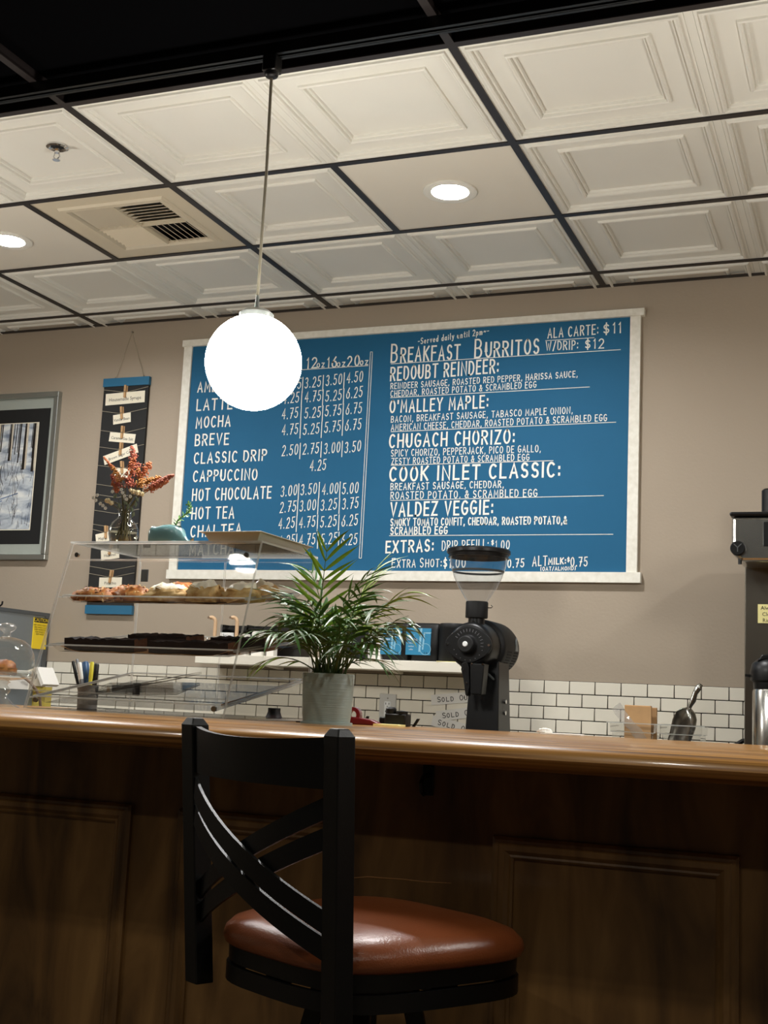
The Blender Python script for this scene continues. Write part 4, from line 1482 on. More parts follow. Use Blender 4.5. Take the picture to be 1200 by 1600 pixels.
# ================================================================== THINGS ON THE CASE
TOPZ = CZ1 + .005
vX, vY = -1.805, 2.73
t = thing('glass_vase', (vX, vY, TOPZ), 'round clear glass bud vase holding dried flowers on the case', 'vase')
vp = [(.010, .0015), (.022, .001), (.033, .010), (.0385, .028), (.0375, .044), (.030, .060), (.019, .070), (.0155, .076), (.0165, .090), (.0185, .096)]
vin = [(r - .0018, max(z, .004)) for r, z in vp][::-1]
MB().lathe([(.0005, .0)] + vp, (vX, vY, TOPZ), 36).build('body', 'vase_glass', t, angle=60)
MB().lathe([(.0005, .0045), (.024, .0055), (.0325, .014), (.0352, .030), (.0352, .036), (.0005, .036)], (vX, vY, TOPZ), 32).build('water', 'water', t, angle=60)
rn = random.Random(11)
bq = thing('dried_bouquet', (vX, vY, TOPZ + .006), 'dried bouquet of orange plumes and small white blooms in glass vase', 'flowers')
nk = Vector((vX, vY, TOPZ + .085))


def stem_to(p, r=.0012):
    base = Vector((vX + rn.uniform(-.018, .018), vY + rn.uniform(-.018, .018), TOPZ + .008))
    q = nk + Vector((rn.uniform(-.009, .009), rn.uniform(-.009, .009), 0))
    mid = q.lerp(p, .5) + Vector((0, 0, .012))
    MB().tube([base, q, mid, p], r, 5).build('stem', 'stem', bq)


def plume(base, tip, wd, m_, n=150):
    base, tip = Vector(base), Vector(tip)
    B = MB()
    ax = tip - base
    for k in range(n):
        q = rn.random() ** .9
        r = wd * 1.25 * (1 - q) ** .45 * (.2 + .8 * rn.random())
        a = rn.random() * 2 * PI
        p = base + ax * q + Vector((math.cos(a) * r, math.sin(a) * r, rn.uniform(-.4, .4) * r + .12 * r))
        s = rn.uniform(.0018, .0034)
        B.add([p + Vector(v) * s for v in ((1, 0, 0), (0, 1, 0), (-1, 0, 0), (0, -1, 0), (0, 0, 1), (0, 0, -1))], [(0, 1, 4), (1, 2, 4), (2, 3, 4), (3, 0, 4), (1, 0, 5), (2, 1, 5), (3, 2, 5), (0, 3, 5)])
    o = B.build('blossom_plume', m_, bq, smooth=False)
    o['kind'] = 'stuff'


def fl(u, v, dy=0.0):
    return at(u, v, vY + dy)


for (u0, v0, u1, v1, wd, m_, n, dy) in (
        (213, 745, 206, 697, .016, 'bloom_red', 200, 0), (220, 748, 234, 722, .016, 'bloom_orange', 170, .01), (198, 752, 210, 715, .014, 'bloom_orange', 150, -.01),
        (232, 762, 271, 742, .013, 'bloom_red', 200, -.01), (218, 758, 250, 745, .016, 'bloom_gold', 190, 0), (230, 768, 262, 752, .013, 'bloom_orange', 150, .01),
        (190, 748, 162, 714, .008, 'bloom_orange', 90, 0), (188, 752, 176, 730, .011, 'bloom_gold', 120, -.01), (190, 762, 174, 742, .013, 'bloom_red', 150, .005),
        (205, 762, 201, 745, .013, 'bloom_red', 130, -.012), (222, 764, 214, 730, .013, 'bloom_gold', 150, .01), (184, 770, 176, 752, .010, 'bloom_orange', 80, 0), (236, 764, 258, 748, .012, 'bloom_orange', 140, 0)):
    plume(fl(u0, v0, dy), fl(u1, v1, dy), wd, m_, n)
    stem_to(fl(u0, v0, dy))
for (u, v, m_, r) in ((168, 782, 'bloom_cream', .0085), (174, 786, 'bloom_cream', .007), (208, 768, 'bloom_cream', .008), (216, 770, 'bloom_cream', .009), (222, 772, 'bloom_cream', .007), (204, 766, 'bloom_cream', .006)):
    p = fl(u, v, -.012)
    B = MB()
    for k in range(26):
        d = Vector((rn.gauss(0, 1), rn.gauss(0, 1), rn.gauss(0, 1))).normalized()
        B.ball(p + d * r * .55, r * .42, 6, 4)
    B.build('bloom', m_, bq)
    stem_to(p)
for k, (u, v) in enumerate(((146, 778), (152, 774), (150, 782), (157, 787), (161, 790), (165, 794), (176, 768), (192, 770), (195, 775), (198, 780), (190, 765), (204, 776))):
    p = fl(u, v, -.014)
    B = MB()
    for a in range(5):
        an = 2 * PI * a / 5 + k
        B.ball(p + Vector((math.cos(an) * .0028, -.001, math.sin(an) * .0028)), .0026, 6, 4, (1, .5, 1))
    B.build('floret', 'bloom_white', bq)
    if k % 2 == 0:
        stem_to(p, .0007)
for k, (u, v) in enumerate(((212, 788), (206, 796), (208, 804), (180, 775), (196, 786), (186, 790), (214, 780), (200, 792))):
    p = fl(u, v, -.010)
    a = rn.uniform(-1, 1)
    dv = Vector((math.sin(a), 0, math.cos(a)))
    sd = Vector((dv.z, .3, -dv.x)).normalized()
    MB().add([p - dv * .009, p + sd * .005, p + dv * .009, p - sd * .005, p + Vector((0, -.002, 0))], [(0, 1, 4), (1, 2, 4), (2, 3, 4), (3, 0, 4)]).build('leaf', 'leaf_grey', bq)

# whale planter
hX, hY = -1.657, 2.71
t = thing('whale_planter', (hX, hY, TOPZ), 'teal glazed whale shaped planter with a succulent on the case', 'planter')
B = MB()
rings = []
prof = [(-.0505, .014, .030, .016), (-.049, .019, .037, .018), (-.043, .023, .0425, .0205), (-.028, .025, .041, .0225), (-.010, .027, .045, .0235), (.010, .027, .0455, .0235), (.026, .0235, .043, .0215),
        (.038, .017, .036, .017), (.046, .010, .022, .011), (.056, .006, .012, .0065), (.066, .004, .010, .006)]
for x, hw_, top_, cz_ in prof:
    rg = []
    for i in range(20):
        a = 2 * PI * i / 20
        se = lambda v_: math.copysign(abs(v_) ** .7, v_)
        y = hw_ * se(math.cos(a))
        z = (top_ / 2) * 1.12 * (1 + se(math.sin(a))) if top_ > .015 else .008 + .004 * math.sin(a)
        rg.append((hX + x, hY + y, TOPZ + max(0.0005, z)))
    rings.append(rg)
B.loft(rings)
B.build('body', 'whale', t, angle=80)
for s in (-1, 1):
    MB().loft([[(hX + .062, hY + s * .002, TOPZ + .006), (hX + .068, hY + s * .002, TOPZ + .006), (hX + .068, hY + s * .002, TOPZ + .011), (hX + .062, hY + s * .002, TOPZ + .011)],
               [(hX + .070, hY + s * .016, TOPZ + .008), (hX + .083, hY + s * .018, TOPZ + .009), (hX + .083, hY + s * .018, TOPZ + .012), (hX + .070, hY + s * .016, TOPZ + .012)],
               [(hX + .084, hY + s * .026, TOPZ + .012), (hX + .088, hY + s * .027, TOPZ + .012), (hX + .088, hY + s * .027, TOPZ + .014), (hX + .084, hY + s * .026, TOPZ + .014)]]).build('fluke', 'whale', t, angle=60)
MB().ball((hX + .030, hY - .026, TOPZ + .004), .008, 10, 6, (1.3, .5, .5)).build('fin', 'whale', t)
MB().ball((hX - .046, hY - .012, TOPZ + .027), .0022, 8, 6).build('eye', 'ceramic_white', t)
MB().lathe([(.014, .0435), (.014, .047), (.0005, .047)], (hX + .018, hY, TOPZ), 18).build('soil', 'soil', t)
sc = thing('succulent', (hX + .018, hY, TOPZ + .047), 'green leafy succulent sprig growing from the whale planter', 'succulent')
axis = [Vector((hX + .016, hY, TOPZ + .045)), Vector((hX + .022, hY, TOPZ + .062)), Vector((hX + .038, hY, TOPZ + .074)), Vector((hX + .052, hY, TOPZ + .082)), Vector((hX + .056, hY, TOPZ + .097)), Vector((hX + .050, hY, TOPZ + .103))]
MB().tube(axis, .0018, 6).build('stem', 'succulent', sc)
for k in range(34):
    q = k / 33 * (len(axis) - 1)
    i = min(int(q), len(axis) - 2)
    p = axis[i].lerp(axis[i + 1], q - i)
    tdir = (axis[i + 1] - axis[i]).normalized()
    a = k * 2.4
    s1 = tdir.cross(Vector((0, 1, 0))).normalized()
    d = (s1 * math.cos(a) + Vector((0, 1, 0)) * math.sin(a) + tdir * .5).normalized()
    l = .0135 - .004 * (k / 33)
    B = MB()
    sdv = d.cross(tdir).normalized()
    B.loft([[p + sdv * .001, p - sdv * .001, p - tdir * .001], [p + d * l * .6 + sdv * .0034, p + d * l * .6 - sdv * .0034, p + d * l * .6 - tdir * .002], [p + d * l + sdv * .001, p + d * l - sdv * .001, p + d * l - tdir * .0006]])
    B.build('leaf', 'succulent', sc)

# sheet pan on the case
px0, px1, py0, py1 = -1.520, -1.365, 2.640, 2.925
t = thing('sheet_pan', ((px0 + px1) / 2, (py0 + py1) / 2, TOPZ), 'aluminium sheet pan resting on the right of the case top', 'baking pan')
rp = lambda d, z: [(px0 + d, py0 + d, z), (px1 - d, py0 + d, z), (px1 - d, py1 - d, z), (px0 + d, py1 - d, z)]
B = MB().loft([rp(.012, TOPZ + .0005), rp(.0, TOPZ + .022), rp(-.007, TOPZ + .023), rp(-.007, TOPZ + .020), rp(-.001, TOPZ + .0205), rp(.0125, TOPZ + .0005)][:4] + [rp(.001, TOPZ + .0215), rp(.013, TOPZ + .002)], True, True)
B.build('pan', 'aluminium', t, smooth=False, bevel=.002)
for k, (x, y, r) in enumerate(((-1.40, 2.70, .016), (-1.41, 2.76, .018), (-1.40, 2.82, .017), (-1.47, 2.70, .014), (-1.46, 2.78, .016))):
    B, rg = lump(Vector((x, y, TOPZ + .003)), r, r * 1.3, .022, k, .2, 2, 40 + k, 14, 10, 0)
    o = B.build('wrapped_roll', 'wrap', origin=(x, y, TOPZ + .003), angle=80)
    tag(o, ['pale wrapped roll at the front right of the sheet pan', 'pale wrapped roll in the middle right of the sheet pan', 'pale wrapped roll at the rear of the sheet pan', 'pale wrapped roll at the front left of the sheet pan', 'pale wrapped roll in the middle left of the sheet pan'][k], 'roll', 'rolls in the sheet pan')

# ================================================================== POTTED PALM
pX, pY = -1.177, 2.66
t = thing('potted_palm', (pX, pY, 1.076), 'bushy green parlour palm in a pale grey glazed pot on the bar', 'potted plant')
MB().lathe([(.0005, 0), (.056, 0), (.060, .004), (.060, .010), (.056, .011), (.0005, .011)], (pX, pY, 1.076), 36).build('saucer', 'pot', t)
MB().lathe([(.0005, .011), (.054, .011), (.0565, .03), (.0600, .118), (.0590, .120), (.0555, .118), (.053, .10), (.0005, .10)], (pX, pY, 1.076), 40).build('pot', 'pot', t, angle=50)
MB().lathe([(.0005, .108), (.03, .108), (.0545, .103)], (pX, pY, 1.076), 24).build('soil', 'soil', t)
rn = random.Random(23)


def leaflet_mesh(name, curl, wd):
    B = MB()
    n = 8
    vs = []
    for i in range(n + 1):
        q = i / n
        x = q
        z = -curl * q * q
        hw_ = wd * (math.sin(PI * min(1, q * 1.05 + .04)) ** .75) * (1 - .25 * q)
        if i == n:
            hw_ = .002
        vs += [(x, -hw_, z + hw_ * .35), (x, 0, z), (x, hw_, z + hw_ * .35)]
    fs = []
    for i in range(n):
        a = i * 3
        fs += [(a, a + 3, a + 4, a + 1), (a + 1, a + 4, a + 5, a + 2)]
    me = bpy.data.meshes.new(name)
    me.from_pydata(vs, [], fs)
    me.shade_smooth()
    return me


LM = {}
for yk in ('palm_leaf', 'palm_young'):
    LM[yk] = []
    for curl, wd in ((.12, .055), (.28, .062), (.45, .06)):
        me = leaflet_mesh('leaflet', curl, wd)
        me.materials.append(MATS[yk])
        LM[yk].append(me)


def frond(az, el, length, droop, npair, ll, young=False, bare=.35, base=None):
    b = base or Vector((pX + rn.uniform(-.028, .028), pY + rn.uniform(-.028, .028), 1.076 + .106))
    d = Vector((math.cos(az), math.sin(az), 0))
    path = []
    p = b.copy()
    e = el
    n = 18
    for i in range(n + 1):
        path.append(p.copy())
        dv = d * math.cos(e) + Vector((0, 0, math.sin(e)))
        p += dv * length / n
        e -= droop / n * (.4 + 1.2 * i / n)
    fr = MB().tube(path, [.0022 - .0016 * i / n for i in range(n + 1)], 6).build('frond', 'palm_stem', t)
    sidev = Vector((-d.y, d.x, 0))
    org = ORG[t.name]
    mk = 'palm_young' if young else 'palm_leaf'
    cnt = 0
    for k in range(npair):
        q = bare + (1 - bare) * (k + .3) / npair
        i = min(int(q * n), n - 1)
        pos = path[i].lerp(path[i + 1], q * n - i)
        tv = (path[i + 1] - path[i]).normalized()
        for s in (-1, 1):
            ang = R(rn.uniform(36, 52)) * (1.15 - .5 * k / npair)
            dirv = (tv * math.cos(ang) + sidev * s * math.sin(ang)).normalized()
            upv = tv.cross(sidev).normalized()
            if upv.z < 0:
                upv = -upv
            dirv = (dirv + Vector((0, 0, rn.uniform(-.22, .08)))).normalized()
            yv = upv.cross(dirv).normalized()
            zv = dirv.cross(yv).normalized()
            L = ll * (.62 + .6 * math.sin(PI * (.2 + .7 * k / npair))) * rn.uniform(.85, 1.1)
            Wd = L * rn.uniform(.75, .95)
            mt = Matrix(((dirv.x * L, yv.x * Wd, zv.x * L, 0), (dirv.y * L, yv.y * Wd, zv.y * L, 0), (dirv.z * L, yv.z * Wd, zv.z * L, 0), (0, 0, 0, 1)))
            mt.translation = pos - org
            o = bpy.data.objects.new('leaflet', rn.choice(LM[mk]))
            COL.objects.link(o)
            o.parent = fr
            o.matrix_basis = mt
            cnt += 1
    return cnt


def frond_bunch(az, el, length, droop, npair, ll, young=False):
    b = Vector((pX + rn.uniform(-.028, .028), pY + rn.uniform(-.028, .028), 1.076 + .106))
    d = Vector((math.cos(az), math.sin(az), 0))
    sidev = Vector((-d.y, d.x, 0))
    path, p, e, n = [], b.copy(), el, 14
    for i in range(n + 1):
        path.append(p.copy())
        p += (d * math.cos(e) + Vector((0, 0, math.sin(e)))) * length / n
        e -= droop / n * (.4 + 1.2 * i / n)
    fr = MB().tube(path, [.002 - .0014 * i / n for i in range(n + 1)], 5).build('frond', 'palm_stem', t)
    B = MB()
    for k in range(npair):
        q = .4 + .6 * (k + .3) / npair
        i = min(int(q * n), n - 1)
        pos = path[i].lerp(path[i + 1], q * n - i)
        tv = (path[i + 1] - path[i]).normalized()
        upv = tv.cross(sidev).normalized()
        upv = -upv if upv.z < 0 else upv
        for s in (-1, 1):
            ang = R(rn.uniform(30, 55))
            dv = (tv * math.cos(ang) + sidev * s * math.sin(ang) + Vector((0, 0, rn.uniform(-.35, .05)))).normalized()
            yv = upv.cross(dv).normalized()
            L = ll * rn.uniform(.75, 1.15)
            cs = []
            for j in range(6):
                u_ = j / 5
                c = pos + dv * L * u_ - Vector((0, 0, L * .4 * u_ * u_))
                w_ = L * .065 * math.sin(PI * min(1, u_ * .95 + .06)) ** .8 if j < 5 else .0003
                cs.append([c - yv * w_ + upv * w_ * .3, c, c + yv * w_ + upv * w_ * .3])
            B.loft(cs, False, False, closed=False)
    o = B.build('leaflet_spray', 'palm_young' if young else 'palm_leaf', fr, angle=80)
    o['kind'] = 'stuff'


def az_to(du, dyy):     # direction on the bar: du = along the wall, dyy = away from the viewer
    return math.atan2(dyy, du)


tot = 0
for az, el, ln, dr, npair, ll, yg in (
        (az_to(-1, -.1), 1.10, .27, .75, 8, .085, False), (az_to(-.9, -.5), .95, .23, 1.3, 7, .075, False), (az_to(-.8, .4), 1.2, .27, .9, 7, .08, False),
        (az_to(-.4, -.8), 1.05, .20, 1.5, 7, .075, False), (az_to(-.5, .2), 1.42, .28, .5, 8, .085, False), (az_to(.15, -.2), 1.50, .31, .35, 9, .085, True),
        (az_to(.3, .2), 1.42, .30, .5, 8, .08, True), (az_to(.7, -.2), 1.28, .29, .7, 8, .08, False), (az_to(1, .1), 1.12, .29, .85, 8, .08, True),
        (az_to(1, -.35), .98, .23, 1.15, 8, .08, False), (az_to(.9, -.7), .88, .22, 1.5, 7, .075, False), (az_to(.3, -1), 1.05, .20, 1.5, 7, .075, False),
        (az_to(0, -.9), 1.25, .24, 1.2, 7, .08, False), (az_to(-1, -.6), .72, .18, 1.7, 6, .07, True), (az_to(-.7, -.3), 1.3, .24, .9, 8, .08, False),
        (az_to(.6, .5), 1.2, .26, .9, 7, .08, False), (az_to(1, .0), .80, .16, 1.6, 6, .07, False), (az_to(.4, -.5), 1.3, .25, 1.0, 8, .08, False)):
    tot += frond(az, el, ln, dr, npair, ll, yg)
for k in range(26):
    frond_bunch(2 * PI * k / 26 + rn.uniform(-.2, .2), rn.uniform(.75, 1.5), rn.uniform(.15, .27), rn.uniform(.6, 1.6), rn.randint(6, 8), rn.uniform(.055, .075), k % 7 == 3)
for k in range(14):
    a = rn.random() * 2 * PI
    b = Vector((pX + rn.uniform(-.03, .03), pY + rn.uniform(-.03, .03), 1.18))
    MB().tube([b, b + Vector((math.cos(a) * .012, math.sin(a) * .012, .06)), b + Vector((math.cos(a) * .03, math.sin(a) * .03, .12))], [.002, .0017, .0012], 6).build('stalk', 'palm_stem', t)

# ================================================================== LEFT END OF THE BAR
# cake stand with dome
kX, kY = -2.035, 2.64
kX = at(2, 1090, kY).x
t = thing('cake_stand', (kX, kY, 1.076), 'clear glass pedestal cake stand at the left end of the bar', 'cake stand')
z0 = 1.076
stp = [(.0005, .0), (.052, .0), (.050, .004), (.030, .014), (.018, .026), (.012, .034), (.0175, .040), (.021, .047), (.0175, .054), (.012, .059), (.014, .064), (.020, .067), (.014, .071), (.05, .076), (.082, .079), (.084, .090), (.080, .092), (.078, .084), (.0005, .082)]
MB().lathe(stp, (kX, kY, z0), 44).build('pedestal', 'glass', t, angle=50)
dm = thing('glass_dome', (kX, kY, z0 + .084), 'clear glass dome with round knob covering the cake stand', 'glass dome')
MB().lathe([(.074, .0), (.0745, .03), (.072, .052), (.062, .074), (.045, .088), (.022, .094), (.010, .096)], (kX, kY, z0 + .086), 44).build('bell', 'dome_glass', dm, angle=70)
MB().lathe([(.0745, 0), (.077, .004), (.0755, .010)], (kX, kY, z0 + .086), 44).build('rim', 'glass', dm)
MB().lathe([(.012, .095), (.009, .101), (.009, .106), (.018, .112), (.022, .120), (.018, .128), (.0005, .131)], (kX, kY, z0 + .086), 28).build('knob', 'glass', dm, angle=80)
c = Vector((kX, kY, z0 + .085))
t = thing('nut_tart', c, 'golden nut tart under the glass dome', 'pastry')
B, rg = lump(c, .034, .034, .032, 0, .15, 2.6, 50, 24, 14, 0)
B.build('filling', 'croissant', t, angle=80)
MB().lathe([(.030, 0), (.034, .018), (.032, .018), (.028, .001)], tuple(c), 24).build('paper_cup', 'parchment', t)

# grey machine against the wall
mX = -3.612
t = thing('grey_machine', (mX - .3, 4.55, .92), 'grey metal machine cabinet with a yellow caution sticker by the wall', 'machine')
ztop = at(78, 960, YW - .01).z
MB().box(mX - .6, mX - .004, 4.24, YW - .012, .92, ztop).build('housing', 'machine_grey', t, smooth=False, bevel=.004)
MB().box(mX - .605, mX, 4.235, YW - .012, ztop - .012, ztop + .004).build('lid_edge', 'machine_trim', t, smooth=False)
MB().box(mX - .004, mX, YW - .045, YW - .012, .92, ztop - .012).build('corner_trim', 'machine_trim', t, smooth=False)


def onface(u, v):
    r = ray(u, v)
    k = mX / r.x
    return (k * r.y, ZC + k * r.z)


(ya, zt_), (yb_, zb_) = onface(54, 964), onface(71, 1015)
MB().box(mX - .004, mX + .0006, ya, yb_, zb_, zt_).build('caution_label', 'sticker_yellow', t, smooth=False)
zh = zt_ - (zt_ - zb_) * .16
MB().box(mX, mX + .0010, ya, yb_, zh, zt_).build('label_header', 'ink', t, smooth=False)
flat_text('CAUTION', (yb_ - ya) * .23, (mX + .0014, (ya + yb_) / 2, (zh + zt_) / 2), t, 'sticker_yellow', (PI / 2, 0, PI / 2))
for i in range(5):
    z = zh - .012 - i * .0105
    flat_text('KEEP HANDS CLEAR OF'[: 19 - i * 2], (yb_ - ya) * .10, (mX + .0012, (ya + yb_) / 2, z), t, 'ink', (PI / 2, 0, PI / 2))
hk = at(3, 945, 4.6)
t = thing('black_wire_hook', (hk.x, 4.6, ztop + .004), 'small curved black hook standing on the grey machine', 'hook')
MB().tube([(hk.x - .03, 4.6, ztop + .004), (hk.x - .03, 4.6, ztop + .02), (hk.x - .01, 4.6, ztop + .012), (hk.x, 4.6, ztop + .02), (hk.x + .002, 4.6, ztop + .034)], .004, 6).build('wire', 'black_plastic', t)

# white carton, yellow pad and cord behind the cake stand
c0 = at(40, 1060, 4.1)
zb0 = 1.0
t = thing('service_trolley', (-3.3, 4.08, 0), 'grey side stand behind the left end of the bar', 'side stand')
MB().box(-3.62, -3.02, 3.9, 4.2, .97, .995).build('top', 'machine_grey', t, smooth=False, bevel=.003)
for x in (-3.60, -3.05):
    for y in (3.92, 4.17):
        MB().box(x, x + .02, y, y + .02, 0, .97).build('leg', 'machine_trim', t, smooth=False)
t = thing('white_carton', (-3.28, 4.05, .995), 'open white cardboard carton behind the glass cake stand', 'carton')
a, b = at(-8, 1075, 4.0), at(44, 1075, 4.0)
MB().box(a.x, b.x, 4.0, 4.1, .995, a.z).build('grey_base', 'machine_grey', t, smooth=False)
MB().box(a.x, b.x, 3.998, 4.1, a.z, at(30, 1047, 4.0).z).build('box', 'paper', t, smooth=False)
B = MB()
q = [at(54, 1043, 4.0), at(58, 1042, 4.0), at(68, 1069, 4.0), at(64, 1072, 4.0)]
B.add([Vector(p) for p in q] + [Vector(p) + Vector((0, .1, 0)) for p in q], [(3, 2, 1, 0), (4, 5, 6, 7), (0, 1, 5, 4), (1, 2, 6, 5), (2, 3, 7, 6), (3, 0, 4, 7)])
B.build('flap', 'paper', t, smooth=False)
q = [at(44, 1047, 4.02), at(55, 1043, 4.02), at(64, 1072, 4.02), at(44, 1072, 4.02)]
MB().add([Vector(p) for p in q], [(0, 1, 2, 3)]).build('inner_wall', 'wrap', t, smooth=False)
a, b = at(45, 1072, 4.03), at(70, 1094, 4.03)
t = thing('yellow_pad', ((a.x + b.x) / 2, 4.06, .995), 'yellow note pad standing beside the white carton', 'note pad')
MB().box(a.x, b.x, 4.03, 4.07, .995, a.z).build('pages', 'pad_yellow', t, smooth=False)
MB().box(a.x, b.x, 4.028, 4.072, (a.z + b.z) / 2, (a.z + b.z) / 2 + .002).build('binding', 'parchment', t, smooth=False)
pts = [at(18, 1050, 3.95), at(32, 1055, 3.93), at(46, 1065, 3.92), at(56, 1077, 3.93), at(62, 1090, 3.95)]
o = MB().tube(pts + [Vector((pts[-1].x + .005, 3.97, .999))], .0055, 8).build('brown_cord', 'cable_brown', origin=(pts[-1].x, 3.97, .995))
tag(o, 'brown cord curving in front of the white carton', 'cord')

# pen cup
cX, cY = at(137, 1090, 3.09).x, 3.09
t = thing('pen_cup', (cX, cY, 1.076), 'dark pen cup on the bar behind the pastry case', 'pen holder')
MB().lathe([(.0005, 0), (.028, 0), (.030, .07), (.028, .07), (.026, .003), (.0005, .003)], (cX, cY, 1.076), 24).build('cup', 'machine_trim', t)
for k, (u0, u1, vt, m_, r, lab) in enumerate(((122, 114, 1033, 'black_plastic', .0045, 'black pen leaning left in the pen cup'), (126, 120, 1030, 'pen_grey', .0045, 'dark grey pen second from left in the pen cup'),
                                               (129, 124, 1035, 'pen_grey', .006, 'light grey marker in the pen cup'), (139, 133, 1034, 'pen_blue', .0095, 'thick blue marker in the pen cup'),
                                               (146, 144, 1034, 'pen_yellow', .0055, 'yellow highlighter in the pen cup'), (153, 151, 1037, 'black_plastic', .0075, 'fat black marker at the right of the pen cup'))):
    top = at(u1, vt, cY + (.012 if k % 2 else -.006))
    bot = Vector((cX + (u0 - 137) * .0007, cY + (.008 if k % 2 else -.004), 1.082))
    p = thing('pen', bot, lab, 'pen', 'pens in the cup')
    MB().tube([bot, bot.lerp(top, .62)], r, 10).build('barrel', m_, p)
    MB().tube([bot.lerp(top, .62), bot.lerp(top, .64), bot.lerp(top, .97), top], [r, r * 1.12, r * 1.08, r * .8], 10).build('cap', m_ if k != 2 else 'label_white', p)

# ================================================================== BAR, RIGHT OF THE CASE
bX, bY = at(428, 1118, 3.0).x, 3.0
t = thing('funnel_stand', (bX, bY, 1.076), 'small black flared rubber stand left of the palm pot', 'stand')
MB().lathe([(.0005, 0), (.030, 0), (.030, .003), (.021, .010), (.0165, .022), (.0165, .032), (.014, .032), (.0005, .028)], (bX, bY, 1.076), 24).build('stand', 'black_matte', t)
MB().lathe([(.031, .001), (.036, .001), (.036, .003), (.031, .003)], (bX, bY, 1.076), 24).build('base_ring', 'black_matte', t)
p0 = at(430, 1126, 2.94)
t = thing('receipt_paper', (p0.x, 2.95, 1.076), 'pale folded paper slip beside the palm pot', 'paper')
MB().obox((p0.x, 2.95, 1.0775), (.97, .2, 0), (-.2, .97, 0), (0, 0, 1), .055, .02, .0012).build('slip', 'wrap', t, smooth=False)

rX, rY = at(565, 1120, 3.05).x, 3.05
t = thing('tape_dispenser', (rX, rY, 1.076), 'dark red tape dispenser on the bar behind the palm pot', 'tape dispenser')
MB().prism([(rX - .04, 1.076), (rX + .05, 1.076), (rX + .052, 1.082), (rX + .03, 1.090), (rX - .006, 1.094), (rX - .04, 1.096)], 'y', rY - .014, rY + .014).build('body', 'red', t, smooth=False, bevel=.003)
MB().lathe([(.020, -.010), (.020, .010), (.011, .010), (.011, -.010), (.020, -.010)], (rX - .022, rY, 1.100), 26, 'y').build('tape_roll', 'red', t)
MB().lathe([(.0215, -.009), (.0215, .009)], (rX - .022, rY, 1.100), 26, 'y').build('tape', 'tape_clear', t)

dX, dY = at(613, 1124, 3.08).x, 3.08
n0 = MB().obox((dX + .004, dY - .03, 1.0785), (1, .05, 0), (-.05, 1, 0), (0, 0, 1), .034, .03, .0025).build('sticky_pad', 'note_yellow', origin=(dX, dY - .03, 1.076), smooth=False)
tag(n0, 'yellow and white sticky note pad under the small black device', 'note pad')
t = thing('card_device', (dX, dY + .03, 1.076), 'small black plastic device with two round caps on the bar', 'device')
MB().box(dX - .024, dX + .034, dY + .005, dY + .05, 1.076, 1.108).build('body', 'black_plastic', t, bevel=.003)
MB().lathe([(.014, 0), (.014, .012), (.010, .016), (.0005, .017)], (dX - .012, dY + .02, 1.108), 20).build('cap', 'black_plastic', t)
MB().lathe([(.016, 0), (.016, .007), (.0005, .009)], (dX + .018, dY + .02, 1.108), 20).build('cap', 'black_plastic', t)
MB().box(dX - .042, dX - .024, dY + .012, dY + .04, 1.076, 1.098).build('side_port', 'black_plastic', t, bevel=.003)
for k, (u0, v0, u1, v1, lab) in enumerate(((646, 1140, 654, 1123, 'black pen handle leaning on the right of the black device'), (570, 1132, 575, 1119, 'short black pen handle behind the red tape dispenser'))):
    a, b = at(u0, v0, 3.12), at(u1, v1, 3.12)
    a.z = 1.0765
    o = MB().obox((a + b) / 2, (1, 0, 0), (0, 1, 0), (b - a).normalized(), .004, .003, (b - a).length / 2).build('ballpoint_pen', 'black_plastic', origin=a, smooth=False, bevel=.001)
    tag(o, lab, 'pen')
pp = at(870, 1146, 3.12)
t = thing('paper_stack', (pp.x, 3.12, 1.076), 'crumpled white paper slips on the bar right of the grinder', 'paper')
MB().obox((pp.x + .012, 3.13, 1.0778), (1, .06, 0), (-.06, 1, 0), (0, 0, 1), .05, .03, .0018).build('sheet', 'paper', t, smooth=False)
B, rg = lump(Vector((pp.x - .03, 3.12, 1.0795)), .018, .014, .009, .3, .5, 3.5, 61, 12, 8, 0)
B.build('crumple', 'paper', t, smooth=False)

# ================================================================== WALL SHELF AND CONTENTS
SZ = 1.301
t = thing('wall_shelf', (-2.1, 4.82, 1.261), 'white floating wall shelf above the subway tiles', 'shelf')
MB().box(-2.715, -1.487, 4.72, YW - .001, 1.261, SZ).build('board', 'shelf_white', t, smooth=False, bevel=.002)
for x in (-2.4, -1.85):
    MB().prism([(4.76, 1.261), (YW - .011, 1.261), (YW - .011, 1.250)], 'x', x - .015, x + .015).build('bracket', 'shelf_white', t, smooth=False)


def bag(u0, u1, vtop, y, label, lab_h=True):
    a, b = at(u0, 1032, y), at(u1, 1032, y)
    x0, x1 = a.x, b.x
    zt = at((u0 + u1) / 2, vtop, y).z
    d = .075
    t = thing('coffee_bag', ((x0 + x1) / 2, y + d / 2, SZ), label, 'coffee bag', 'black coffee bags on the shelf')
    B = MB()
    rings = []
    w_ = x1 - x0
    cx_ = (x0 + x1) / 2
    cy_ = y + d / 2
    H_ = zt - SZ
    for q, kx, ky in ((0, .93, .9), (.04, .98, 1.0), (.5, 1.0, 1.05), (.82, .98, .9), (.93, .97, .74), (.98, .93, .6), (1.0, .86, .5)):
        rg = []
        for i in range(28):
            a_ = 2 * PI * i / 28
            c_, s_ = math.cos(a_), math.sin(a_)
            e = 2 / 5.5
            rg.append((cx_ + math.copysign(abs(c_) ** e, c_) * w_ / 2 * kx, cy_ + math.copysign(abs(s_) ** e, s_) * d / 2 * ky, SZ + H_ * q))
        rings.append(rg)
    B.loft(rings)
    B.build('pouch', 'bag_black', t, angle=60)
    return t, x0, x1, zt


